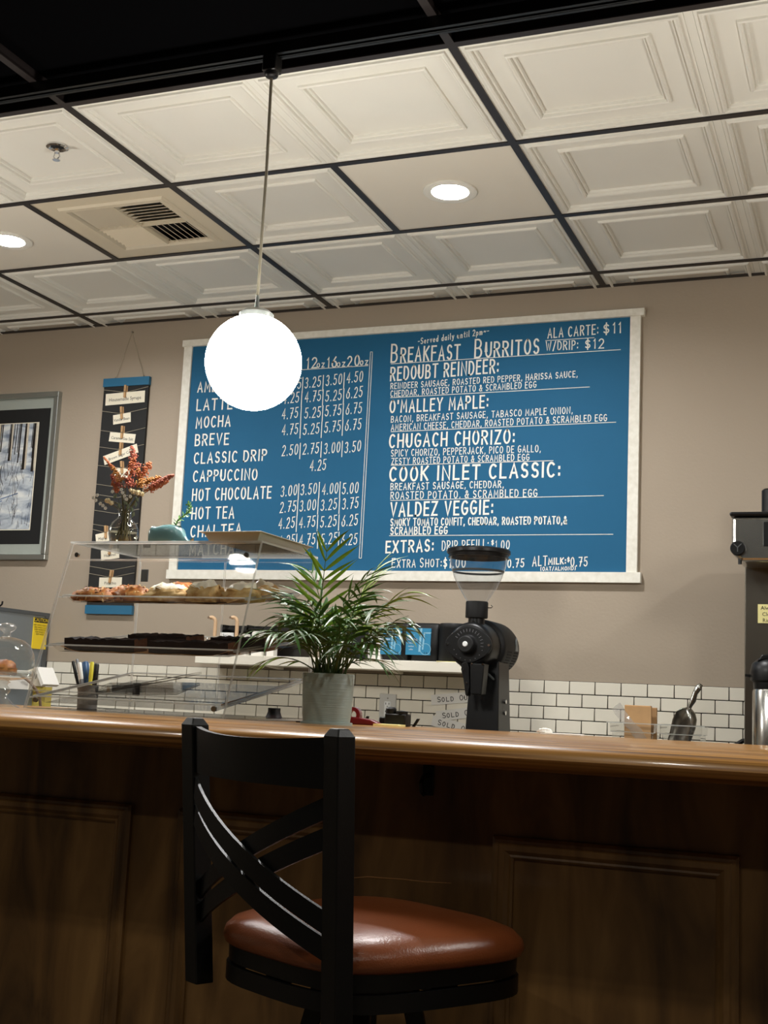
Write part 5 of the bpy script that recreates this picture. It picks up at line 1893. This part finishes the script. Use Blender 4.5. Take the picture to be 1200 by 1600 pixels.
def blue_label(t, u0, u1, v0, v1, y, txt):
    a, b = at(u0, v0, y), at(u1, v1, y)
    L = MB().box(a.x, b.x, y, y + .012, b.z, a.z).build('label', 'label_blue', t, smooth=False, bevel=.001)
    w_, h_ = b.x - a.x, a.z - b.z
    B = MB()
    for k, (q0, q1, s0, s1) in enumerate(((.52, .60, .12, 1.0), (.66, .72, .2, .85), (.72, .98, .80, .85))):
        B.add([(a.x + w_ * (q0 + .05 * 0), y - .0004, b.z + h_ * s0), (a.x + w_ * q1, y - .0004, b.z + h_ * s0), (a.x + w_ * (q1 + .05), y - .0004, b.z + h_ * s1), (a.x + w_ * (q0 + .05), y - .0004, b.z + h_ * s1)][::1], [(0, 1, 2, 3)])
    o = B.build('label_pattern', 'label_pale', L, smooth=False)
    o['kind'] = 'stuff'
    B = MB()
    B.lathe([(w_ * .20, 0), (w_ * .22, 0)], (a.x + w_ * .80, y - .0005, b.z + h_ * .22), 24, 'y')
    B.build('label_ring', 'label_pale', L, smooth=False)
    flat_text(txt[0], h_ * .09, (a.x + w_ * .25, y - .0008, b.z + h_ * .74), L, 'label_pale')
    flat_text(txt[1], h_ * .13, (a.x + w_ * .22, y - .0008, b.z + h_ * .58), L, 'label_white')
    for k in range(3):
        flat_text(txt[2][k], h_ * .07, (a.x + w_ * .22, y - .0008, b.z + h_ * (.44 - .12 * k)), L, 'label_white')
    flat_text('5 lb', h_ * .1, (a.x + w_ * .82, y - .0008, b.z + h_ * .08), L, 'ink')


by = 4.775
tb1, *_ = bag(596, 637, 972, by, 'black coffee bag with blue label next to the white box')
blue_label(tb1, 594, 626, 981, 1023, by - .004, ('Kaladi', 'Espresso', ('whole bean', 'medium', 'coffee')))
tb2, *_ = bag(640, 684, 973, by - .004, 'black coffee bag with blue label in the middle of the shelf')
blue_label(tb2, 635, 672, 981, 1024, by - .008, ('Kaladi', 'Colombia', ('whole bean', 'medium', 'coffee')))
cx_ = at(709, 1000, 4.80)
t = thing('black_canister', (cx_.x, 4.80, SZ), 'plain black round canister beside the coffee grinder', 'canister')
rC = (at(731, 1000, 4.80).x - at(687, 1000, 4.80).x) / 2
zC = at(709, 975, 4.80).z
MB().lathe([(.0005, SZ), (rC * .96, SZ), (rC, SZ + .006), (rC, zC - .022), (rC * 1.015, zC - .020), (rC * 1.015, zC - .006), (rC * .95, zC), (.0005, zC + .001)], (cx_.x, 4.80, 0), 36).build('body', 'black_matte', t, angle=40)
n1 = at(688, 1031, 4.74)
o = MB().obox((n1.x + .04, 4.735, SZ + .0012), (1, .1, 0), (-.1, 1, 0), (0, 0, 1), .05, .012, .0012).build('sticky_note', 'note_yellow', origin=(n1.x + .04, 4.735, SZ), smooth=False)
tag(o, 'yellow sticky note lying in front of the black canister', 'note')

a, b = at(573, 1030, 4.76), at(592, 1030, 4.76)
zt_ = at(585, 985, 4.76).z
t = thing('white_tea_box', ((a.x + b.x) / 2, 4.81, SZ), 'narrow white box behind the palm beside the coffee bags', 'box')
MB().box(a.x - .02, b.x, 4.77, 4.87, SZ, zt_).build('carton', 'paper', t, smooth=False, bevel=.002)
MB().box(a.x - .024, b.x - .004, 4.766, 4.874, zt_, zt_ + .008).build('lid', 'black_matte', t, smooth=False, bevel=.002)
a, b = at(540, 1030, 4.74), at(572, 1030, 4.74)
zt_ = at(560, 985, 4.74).z
t = thing('black_tea_box', ((a.x + b.x) / 2, 4.77, SZ), 'black box on the shelf partly hidden by the palm', 'box')
MB().box(a.x, b.x - .002, 4.735, 4.763, SZ, zt_).build('carton', 'black_matte', t, smooth=False, bevel=.002)
MB().box(a.x - .002, b.x, 4.733, 4.765, zt_, zt_ + .006).build('lid', 'black_matte', t, smooth=False)
for k, (u0, u1, lab) in enumerate(((500, 520, 'white paper carton behind the palm left of the black box'), (524, 538, 'narrow white carton behind the palm touching the black box'))):
    a, b = at(u0, 1030, 4.76), at(u1, 1030, 4.76)
    o = MB().box(a.x, b.x, 4.76, 4.84, SZ, at(u0, 985 - 6 * k, 4.76).z).build('paper_carton', 'paper', origin=((a.x + b.x) / 2, 4.8, SZ), smooth=False, bevel=.002)
    tag(o, lab, 'box', 'white cartons behind the palm')

# syrup rack with labelled tins
a, b = at(345, 1000, 4.80), at(470, 1000, 4.80)
zt_ = at(400, 977, 4.80).z
t = thing('syrup_rack', ((a.x + b.x) / 2, 4.86, SZ), 'low black rack of syrups at the left of the shelf', 'rack')
MB().box(a.x, b.x, 4.86, 4.90, SZ, zt_).build('back_board', 'black_plastic', t, smooth=False)
MB().box(a.x, b.x, 4.80, 4.81, zt_ - .022, zt_ - .010).build('rail', 'black_plastic', t, smooth=False)
for q in (0, .33, .66, 1):
    x = a.x + (b.x - a.x) * q
    MB().box(x - .004, x + .004, 4.80, 4.86, SZ, zt_).build('divider', 'black_plastic', t, smooth=False)
for k, (u0, u1, v0, lab) in enumerate(((372, 385, 990, 'small white syrup carton with brown dot left of the tallest one'), (393, 410, 986, 'tallest white syrup carton with brown dot logo'), (417, 428, 989, 'white syrup carton half hidden by palm leaves'))):
    p, q = at(u0, 1005, 4.76), at(u1, 1005, 4.76)
    zt2 = at(u0, v0, 4.76).z
    cc = thing('syrup_carton', ((p.x + q.x) / 2, 4.775, SZ), lab, 'carton', 'white syrup cartons')
    MB().prism([(p.x, SZ), (q.x, SZ), (q.x, zt2 - .008), (q.x - .006, zt2), (p.x + .006, zt2), (p.x, zt2 - .008)], 'y', 4.76, 4.796).build('carton', 'paper', cc, smooth=False)
    MB().lathe([(.0005, 0), (.0085, 0)], ((p.x + q.x) / 2, 4.7592, zt2 - .016), 18, 'y').build('logo_dot', 'cable_brown', cc, smooth=False)
    flat_text('Lavender' if k else 'Vanilla', .009, ((p.x + q.x) / 2, 4.7590, zt2 - .036), cc, 'ink')
p, q = at(344, 988, 4.75), at(364, 1004, 4.75)
t = thing('handwritten_card', ((p.x + q.x) / 2, 4.755, SZ), 'small handwritten white card reading Spicy Pumpkin on the shelf', 'card')
MB().box(p.x, q.x, 4.752, 4.754, SZ, p.z).build('sheet', 'label_white', t, smooth=False)
flat_text('Spicy', .020, ((p.x + q.x) / 2, 4.751, p.z - .014), t, 'ink')
flat_text('Pumpkin', .015, ((p.x + q.x) / 2, 4.751, p.z - .036), t, 'ink')
for k, (u, lab) in enumerate(((337, 'beige pump bottle nearer the black sign on the shelf'), (371, 'beige pump bottle in front of the black rack'))):
    p = at(u - 2, 1000, 4.74)
    t = thing('pump_bottle', (p.x, 4.74, SZ), lab, 'pump bottle', 'beige pump bottles')
    tp = at(u, 964, 4.74).z
    pth = [(p.x, 4.74, SZ + .03), (p.x, 4.74, tp - .022)]
    for i in range(7):
        an = PI / 2 * i / 6
        pth.append((p.x - .018 + .018 * math.cos(an), 4.74 - .004 * i / 6, tp - .022 + .020 * math.sin(an)))
    pth.append((p.x - .026, 4.735, tp - .004))
    MB().tube(pth, .0078, 12).build('spout', 'pump_beige', t)
    MB().lathe([(.0005, -.002), (.0055, -.002)], (pth[-1][0] - .001, 4.727, tp - .004), 12, 'y').build('nozzle_hole', 'cable_brown', t, smooth=False)
    MB().lathe([(.0005, 0), (.02, 0), (.021, .004), (.021, .022), (.010, .03), (.008, .034)], (p.x, 4.74, SZ), 20).build('bottle', 'pump_beige', t)
p = at(324, 1000, 4.74)
t = thing('chrome_shaker', (p.x, 4.74, SZ), 'pear shaped chrome pourer on the left end of the shelf', 'pourer')
MB().lathe([(.0005, 0), (.014, 0), (.016, .015), (.014, .03), (.008, .042), (.003, .05), (.002, .075)], (p.x, 4.74, SZ), 22, cap1=True).build('body', 'chrome', t, angle=70)

# ================================================================== TILE WALL THINGS
oc = at(606, 1104, YW - .012)
t = thing('wall_outlet', (oc.x, YW - .0105, oc.z), 'grey wall outlet plate on the tiles beneath the shelf', 'outlet')
MB().box(oc.x - .037, oc.x + .037, YW - .017, YW - .0108, oc.z - .062, oc.z + .052).build('plate', 'outlet', t, smooth=False, bevel=.003)
MB().box(oc.x - .014, oc.x + .014, YW - .019, YW - .017, oc.z - .04, oc.z + .022).build('receptacle', 'label_white', t, smooth=False, bevel=.001)
for dx, dz, hh in ((-.007, .012, .004), (.007, .012, .004), (0, .000, .003), (-.007, -.02, .004), (.007, -.02, .004)):
    MB().box(oc.x + dx - .0012, oc.x + dx + .0012, YW - .0195, YW - .0188, oc.z + dz - hh, oc.z + dz + hh).build('slot', 'ink', t, smooth=False)
MB().cyl((oc.x, YW - .019, oc.z + .034), .003, .002, 10, 'y').build('screw', 'bolt', t)
for k, (u0, v0, u1, v1, tu0, tv0, tu1, tv1, lab) in enumerate(((673, 1085, 740, 1098, 684, 1097, 734, 1093, 'topmost Sold Out strip taped on the tiles by the grinder'), (682, 1107, 740, 1121, 692, 1122, 742, 1116, 'middle Sold Out strip on the tiles by the grinder'),
                                                                 (673, 1120, 740, 1138, 684, 1132, 736, 1146, 'lowest tilted Sold Out strip on the tiles by the grinder'))):
    yk = YW - .0135 - .001 * k
    p, q = at(tu0, tv0, yk), at(tu1, tv1, yk)
    e = (q - p).normalized()
    nz = Vector((-e.z, 0, e.x))
    c = (p + q) / 2 + nz * .010
    t = thing('sold_out_strip', c, lab, 'sign', 'Sold Out strips')
    MB().obox(c, e, (0, 1, 0), nz, (q - p).length / 2 + .028, .0004, .021).build('strip', 'sign_grey', t, smooth=False)
    B = MB()
    chars = 'SOLD OUT'
    n_ = len(chars)
    L = (q - p).length * 1.12
    for i, ch in enumerate(chars):
        gw, st = G[ch]
        k_ = 1 if ch in 'S' or i == 5 else .82
        for poly in st:
            pts = [Vector((L * i / n_ + (.25 if ch == 'I' else qx) * .0125 * k_, qy * .020 * k_)) for qx, qy in poly]
            ribbon(B, pts, .0028, lambda v_: p + e * v_.x + nz * v_.y + Vector((0, -.0008, 0)))
    B.build('lettering', 'ink', t, smooth=False)

# ================================================================== COFFEE GRINDER
gX, gY = -1.372, 4.44
WZ = .92
t = thing('coffee_grinder', (gX, gY + .1, WZ), 'tall black coffee grinder with clear bean hopper on the work counter', 'coffee grinder')
bc = Vector((-1.372, 4.33, 1.352))
B = MB()
r0 = lambda x0, x1, y0, y1, z: [(x0, y0, z), (x1, y0, z), (x1, y1, z), (x0, y1, z)]
B.loft([r0(-1.44, -1.235, 4.33, 4.62, WZ), r0(-1.435, -1.24, 4.33, 4.61, WZ + .03), r0(-1.402, -1.272, 4.40, 4.575, WZ + .05), r0(-1.392, -1.285, 4.42, 4.56, 1.30)])
B.build('stand', 'black_plastic', t, smooth=False, bevel=.006)
for z in (1.115, 1.155):
    MB().cyl((-1.282, 4.49, z), .008, .01, 16, 'x').build('button', 'chrome', t)
MB().lathe([(.0005, .11), (.085, .11), (.098, .118), (.102, .13), (.102, .30), (.098, .325), (.080, .345), (.0005, .348)], tuple(bc), 40, 'y').build('motor_housing', 'black_matte', t, angle=45)
for i in range(9):
    for k in range(2):
        a = R(-8 - i * 6)
        y = bc.y + .185 + k * .085
        c = Vector((bc.x + math.cos(a) * .1022, y, bc.z + math.sin(a) * .1022))
        MB().obox(c, (math.cos(a), 0, math.sin(a)), (0, 1, 0), (-math.sin(a), 0, math.cos(a)), .0006, .025, .0022).build('vent_slot', 'void', t, smooth=False)
MB().lathe([(.0005, .0), (.070, .0), (.080, .008), (.084, .03), (.088, .115)], tuple(bc), 40, 'y').build('burr_chamber', 'black_plastic', t, angle=45)
B = MB()
pl = []
for i in range(36):
    a = 2 * PI * i / 36
    r = .066 + .022 * abs(math.cos(a)) ** 6
    pl.append((bc.x + r * math.cos(a), bc.z + r * math.sin(a)))
B.prism(pl, 'y', bc.y - .008, bc.y + .002)
B.build('dial_plate', 'black_plastic', t, smooth=False, bevel=.002)
MB().lathe([(.0005, -.046), (.026, -.046), (.030, -.042), (.031, -.014), (.036, -.008)], tuple(bc), 32, 'y').build('grind_knob', 'black_matte', t, angle=40)
MB().lathe([(.0005, -.050), (.008, -.050), (.010, -.046)], tuple(bc), 16, 'y').build('knob_badge', 'label_white', t)
for a in (0, 180):
    MB().lathe([(.0005, -.012), (.005, -.012), (.0055, -.008)], (bc.x + .078 * math.cos(R(a)), bc.y, bc.z), 14, 'y').build('bolt', 'chrome', t)
for i in range(13):
    a = R(150 - i * 13)
    c = bc + Vector((math.cos(a) * .052, -.0088, math.sin(a) * .052))
    MB().obox(c, (math.cos(a), 0, math.sin(a)), (0, 1, 0), (-math.sin(a), 0, math.cos(a)), .005, .0004, .0007).build('dial_mark', 'pen_grey', t, smooth=False)
for i in range(8):
    a = R(200 + i * 20)
    c = bc + Vector((math.cos(a) * .056, -.0088, math.sin(a) * .056))
    MB().obox(c, (math.cos(a), 0, math.sin(a)), (0, 1, 0), (-math.sin(a), 0, math.cos(a)), .0012, .0004, .0012).build('dial_mark', 'pen_grey', t, smooth=False)
nc = (bc.x + .008, bc.y + .055)
MB().lathe([(.030, 1.40), (.030, 1.452), (.0005, 1.452)], (nc[0], nc[1], 0), 28).build('neck', 'black_plastic', t, angle=40)
MB().lathe([(.0005, 1.452), (.040, 1.452), (.041, 1.456), (.041, 1.508), (.039, 1.512), (.0005, 1.512)], (nc[0], nc[1], 0), 32).build('collar', 'black_matte', t, angle=40)
MB().tube([(nc[0] + .04, nc[1], 1.490), (nc[0] + .055, nc[1], 1.490), (nc[0] + .060, nc[1], 1.495), (nc[0] + .054, nc[1], 1.500)], .002, 6).build('shutter_pin', 'chrome', t)
MB().lathe([(.0005, -.033), (.003, -.033), (.003, -.03)], (nc[0], nc[1] + 0.0, 1.437), 10, 'y').build('neck_screw', 'chrome', t)
hp = [(.038, 1.512), (.050, 1.530), (.070, 1.562), (.088, 1.600), (.102, 1.645), (.110, 1.690)]
MB().lathe(hp, (nc[0], nc[1], 0), 44).build('hopper', 'hopper', t, angle=70)
MB().lathe([(.0935, 1.618), (.0955, 1.622), (.0965, 1.626)], (nc[0], nc[1], 0), 44).build('hopper_seam', 'machine_trim', t)
MB().lathe([(.112, 1.684), (.117, 1.688), (.117, 1.699), (.112, 1.704), (.098, 1.706), (.094, 1.700), (.0005, 1.694)], (nc[0], nc[1], 0), 44).build('hopper_lid', 'black_plastic', t, angle=40)
MB().lathe([(.110, 1.684), (.108, 1.672), (.112, 1.672)], (nc[0], nc[1], 0), 44).build('lid_skirt', 'black_plastic', t)
sp = at(745, 1060, 4.30).x - -1.392
MB().prism([(-1.414 + sp, 1.175), (-1.374 + sp, 1.175), (-1.366 + sp, 1.285), (-1.42 + sp, 1.285)], 'y', 4.30, 4.36).build('spout', 'black_plastic', t, smooth=False, bevel=.004)
MB().prism([(q_[0] + sp, q_[1]) for q_ in ((-1.452, 1.285), (-1.435, 1.292), (-1.425, 1.27), (-1.420, 1.20), (-1.428, 1.168), (-1.436, 1.172), (-1.446, 1.23), (-1.456, 1.262))], 'y', 4.31, 4.345).build('bag_clamp', 'black_plastic', t, smooth=False, bevel=.003)
for x, z in ((-1.447, 1.262), (-1.431, 1.215), (-1.412, 1.283), (-1.372, 1.283)):
    MB().lathe([(.0005, -.003), (.0042, -.003), (.0042, 0)], (x + sp, 4.303, z), 12, 'y').build('bolt', 'chrome', t)
MB().tube([(-1.34, 4.40, 1.262), (-1.315, 4.40, 1.25), (-1.30, 4.42, 1.232)], .004, 8).build('lever', 'machine_trim', t)
MB().prism([(4.585, 1.345), (4.625, 1.345), (4.600, 1.395)], 'x', bc.x + .0985, bc.x + .1035).build('warning_label', 'machine_grey', t, smooth=False)

# ================================================================== BINS, BAGS, SCOOP
def bin_(x0, x1, label):
    y0, y1, zb, zt = 4.33, 4.50, WZ, 1.103
    t = thing('clear_bin', ((x0 + x1) / 2, (y0 + y1) / 2, zb), label, 'plastic bin', 'clear bins on the work counter')
    rr_ = lambda d, z: [(x0 + d, y0 + d, z), (x1 - d, y0 + d, z), (x1 - d, y1 - d, z), (x0 + d, y1 - d, z)]
    MB().loft([rr_(.02, zb + .001), rr_(.012, zt - .032), rr_(.008, zt - .030), rr_(.006, zt)], True, False).build('tub', 'bin_clear', t, smooth=False, bevel=.002)
    MB().loft([rr_(.008, zt - .002), rr_(-.004, zt - .003), rr_(-.004, zt + .001), rr_(.007, zt + .001)], False, False).build('rim', 'acrylic_edge', t, smooth=False)
    MB().tube([Vector(p) for p in rr_(.009, zt - .031)] + [Vector(rr_(.009, zt - .031)[0])], .0016, 5).build('step_line', 'acrylic_edge', t)


bin_(-.866, -.704, 'clear plastic bin holding brown paper bags')
bin_(-.697, -.545, 'clear plastic bin holding a metal scoop')
for k, (x0, x1, y, zt, m_, lab) in enumerate(((-.815, -.725, 4.36, 1.163, 'kraft', 'front bundle of brown paper bags in the clear bin'), (-.800, -.712, 4.395, 1.158, 'kraft', 'brown paper bags behind the front bundle'), (-.805, -.722, 4.43, 1.150, 'kraft', 'rear brown paper bags in the clear bin'))):
    t = thing('paper_bag_bundle', ((x0 + x1) / 2, y, WZ + .004), lab, 'paper bags', 'paper bags in the bin')
    MB().box(x0, x1, y, y + .022, WZ + .004, zt).build('bags', m_, t, smooth=False, bevel=.002)
    MB().box(x0 + .004, x1 + .001, y - .002, y, WZ + .01, zt - .004 - .004 * k).build('front_fold', m_, t, smooth=False)
a, b = at(962, 1103, 4.345), at(1010, 1163, 4.345)
dv = (b - a).normalized()
o = MB()
rn = random.Random(5)
sd = Vector((dv.z, 0, -dv.x))
rings = []
for i in range(10):
    p = a.lerp(b, i / 9)
    rings.append([p + sd * (.016 + rn.uniform(-.003, .003)) + Vector((0, rn.uniform(-.004, .004), 0)), p + Vector((0, .006 + rn.uniform(-.002, .003), 0)), p - sd * (.016 + rn.uniform(-.003, .003)), p - Vector((0, .004 + rn.uniform(-.003, .003), 0))])
o.loft(rings)
o = o.build('plastic_wrapper', 'tape_clear', origin=b, smooth=False)
tag(o, 'crumpled clear plastic wrapper leaning over the bag bin', 'wrapper')

sa, sb_ = at(1050, 1168, 4.40), at(1082, 1075, 4.40)
t = thing('metal_scoop', (sa.x, 4.40, WZ + .003), 'shiny metal scoop with shaped handle standing in the clear bin', 'scoop')
neck = at(1077, 1107, 4.40)
bot = at(1052, 1172, 4.40)
ax = (neck - bot).normalized()
sx2 = Vector((ax.z, 0, -ax.x))
face = (sx2 * -.55 + Vector((0, -.83, 0))).normalized()     # open side of the scoop
sidv = ax.cross(face).normalized()
B = MB()
rings = []
Ls = (neck - bot).length
for q, r, op in ((-.35, .040, 80), (.0, .041, 82), (.35, .042, 90), (.62, .042, 105), (.82, .036, 125), (.94, .024, 160), (1.0, .008, 178)):
    c = bot + ax * Ls * q
    rg = []
    for i in range(15):
        a_ = R(-op + 2 * op * i / 14)
        rg.append(c - face * math.cos(a_) * r + sidv * math.sin(a_) * r)
    rings.append(rg)
B.loft(rings, False, False, closed=False)
o = B.build('bowl', 'steel_bright', t, angle=70)
md = o.modifiers.new('solid', 'SOLIDIFY')
md.thickness = .0015
hd = [neck - ax * .004, neck + ax * .012, neck + ax * .03 + sx2 * .002, neck + ax * .055, neck + ax * .075 + sx2 * .003, neck + ax * .092 + sx2 * .008]
MB().tube(hd, [.006, .0075, .0105, .009, .0115, .007], 12).build('handle', 'steel_bright', t, angle=80)

# ================================================================== COFFEE BREWER
t = thing('coffee_brewer', (-.17, 4.58, WZ), 'tall stainless coffee brewer tower at the right edge of the wall', 'coffee brewer')
MB().box(-.424, .09, 4.42, 4.80, WZ + .06, 1.80).build('tower', 'steel', t, smooth=False, bevel=.004)
MB().box(-.45, .11, 4.10, 4.82, WZ, WZ + .06).build('base', 'black_plastic', t, smooth=False, bevel=.005)
hd = [(-.405, 1.636), (.09, 1.636), (.115, 1.66), (.115, 1.79), (-.47, 1.79), (-.47, 1.668)]
hx0 = at(1143, 830, 4.2).x
MB().prism([(hx0 + .03, 1.640), (.06, 1.640), (.09, 1.668), (.09, 1.79), (hx0, 1.79), (hx0, 1.668)], 'y', 4.2, 4.80).build('head', 'steel_bright', t, smooth=False, bevel=.012, seg=3)
MB().prism([(hx0 - .006, 4.19), (.10, 4.19), (.10, 4.81), (hx0 - .006, 4.81)], 'z', 1.790, 1.803).build('lid', 'black_plastic', t, smooth=False, bevel=.005)
kc = at(1153, 857, 4.195)
MB().lathe([(.0005, -.022), (.021, -.022), (.024, -.018), (.024, .012)], (kc.x, 4.205, kc.z), 28, 'y').build('filter_knob', 'black_plastic', t, angle=40)
MB().box(kc.x - .0015, kc.x + .0015, 4.1815, 4.183, kc.z - .012, kc.z + .002).build('knob_mark', 'machine_trim', t, smooth=False)
for s in (-1, 1):
    MB().obox((kc.x + s * .006, 4.182, kc.z + .008), (.7, 0, s * .7), (0, 1, 0), (-s * .7, 0, .7), .009, .0008, .0015).build('knob_mark', 'machine_trim', t, smooth=False)
MB().cyl((kc.x + .005, 4.21, kc.z - .05), .006, .03, 12).build('drip_nozzle', 'black_plastic', t)
MB().box(-.345, -.1, 4.196, 4.2, 1.69, 1.77).build('control_panel', 'black_plastic', t, smooth=False, bevel=.004)
p = at(1190, 770, 4.5)
MB().lathe([(.030, 1.803), (.030, p.z + .006), (.024, p.z + .012), (.0005, p.z + .012)], (p.x + .03, 4.5, 0), 24).build('basket_handle', 'black_plastic', t, angle=40)
q0, q1 = at(1184, 944, 4.415), at(1214, 974, 4.415)
n_ = thing('sticky_reminder', ((q0.x + q1.x) / 2, 4.418, q1.z), 'yellow handwritten sticky note on the brewer tower', 'sticky note')
MB().box(q0.x, q1.x, 4.4165, 4.4195, q1.z, q0.z).build('note', 'note_yellow', n_, smooth=False)
for k, s in enumerate(('Always', 'Clean', 'Rinse')):
    flat_text(s, .018, (q0.x + .035, 4.4158, q0.z - .013 - k * .021), n_, 'ink')
# airpot
aX, aY = at(1172, 1100, 4.24).x + .075, 4.24
t = thing('airpot', (aX, aY, WZ + .06), 'stainless airpot with black lid standing under the brewer', 'airpot')
MB().lathe([(.0005, WZ + .06), (.066, WZ + .06), (.068, WZ + .075), (.068, 1.225), (.060, 1.236)], (aX, aY, 0), 40).build('body', 'steel_bright', t, angle=50)
MB().lathe([(.064, 1.228), (.066, 1.245), (.066, 1.252)], (aX, aY, 0), 36).build('shoulder', 'black_plastic', t)
MB().lathe([(.066, 1.252), (.074, 1.258), (.076, 1.285), (.070, 1.312), (.050, 1.330), (.0005, 1.336)], (aX, aY, 0), 36).build('lid', 'black_plastic', t, angle=40)
MB().prism([(aX - .09, 1.270), (aX - .06, 1.266), (aX - .06, 1.276), (aX - .09, 1.278)], 'y', aY - .01, aY + .01).build('handle_pivot', 'black_plastic', t, smooth=False)
MB().prism([(aX - .05, 1.318), (aX + .04, 1.338), (aX + .04, 1.350), (aX - .035, 1.340)], 'y', aY - .05, aY + .02).build('pump_lever', 'black_plastic', t, smooth=False, bevel=.004)
p, q = at(1140, 1170, 4.55), at(1160, 1158, 4.55)
o = MB().tube([(p.x - .05, 4.55, WZ + .008), (p.x - .03, 4.55, 1.0), (p.x, 4.55, p.z), (q.x, 4.55, q.z), (q.x + .02, 4.56, q.z + .005)], .008, 8).build('power_cord', 'black_plastic', origin=(p.x - .05, 4.55, WZ))
tag(o, 'thick black power cord running behind the brewer', 'cord')
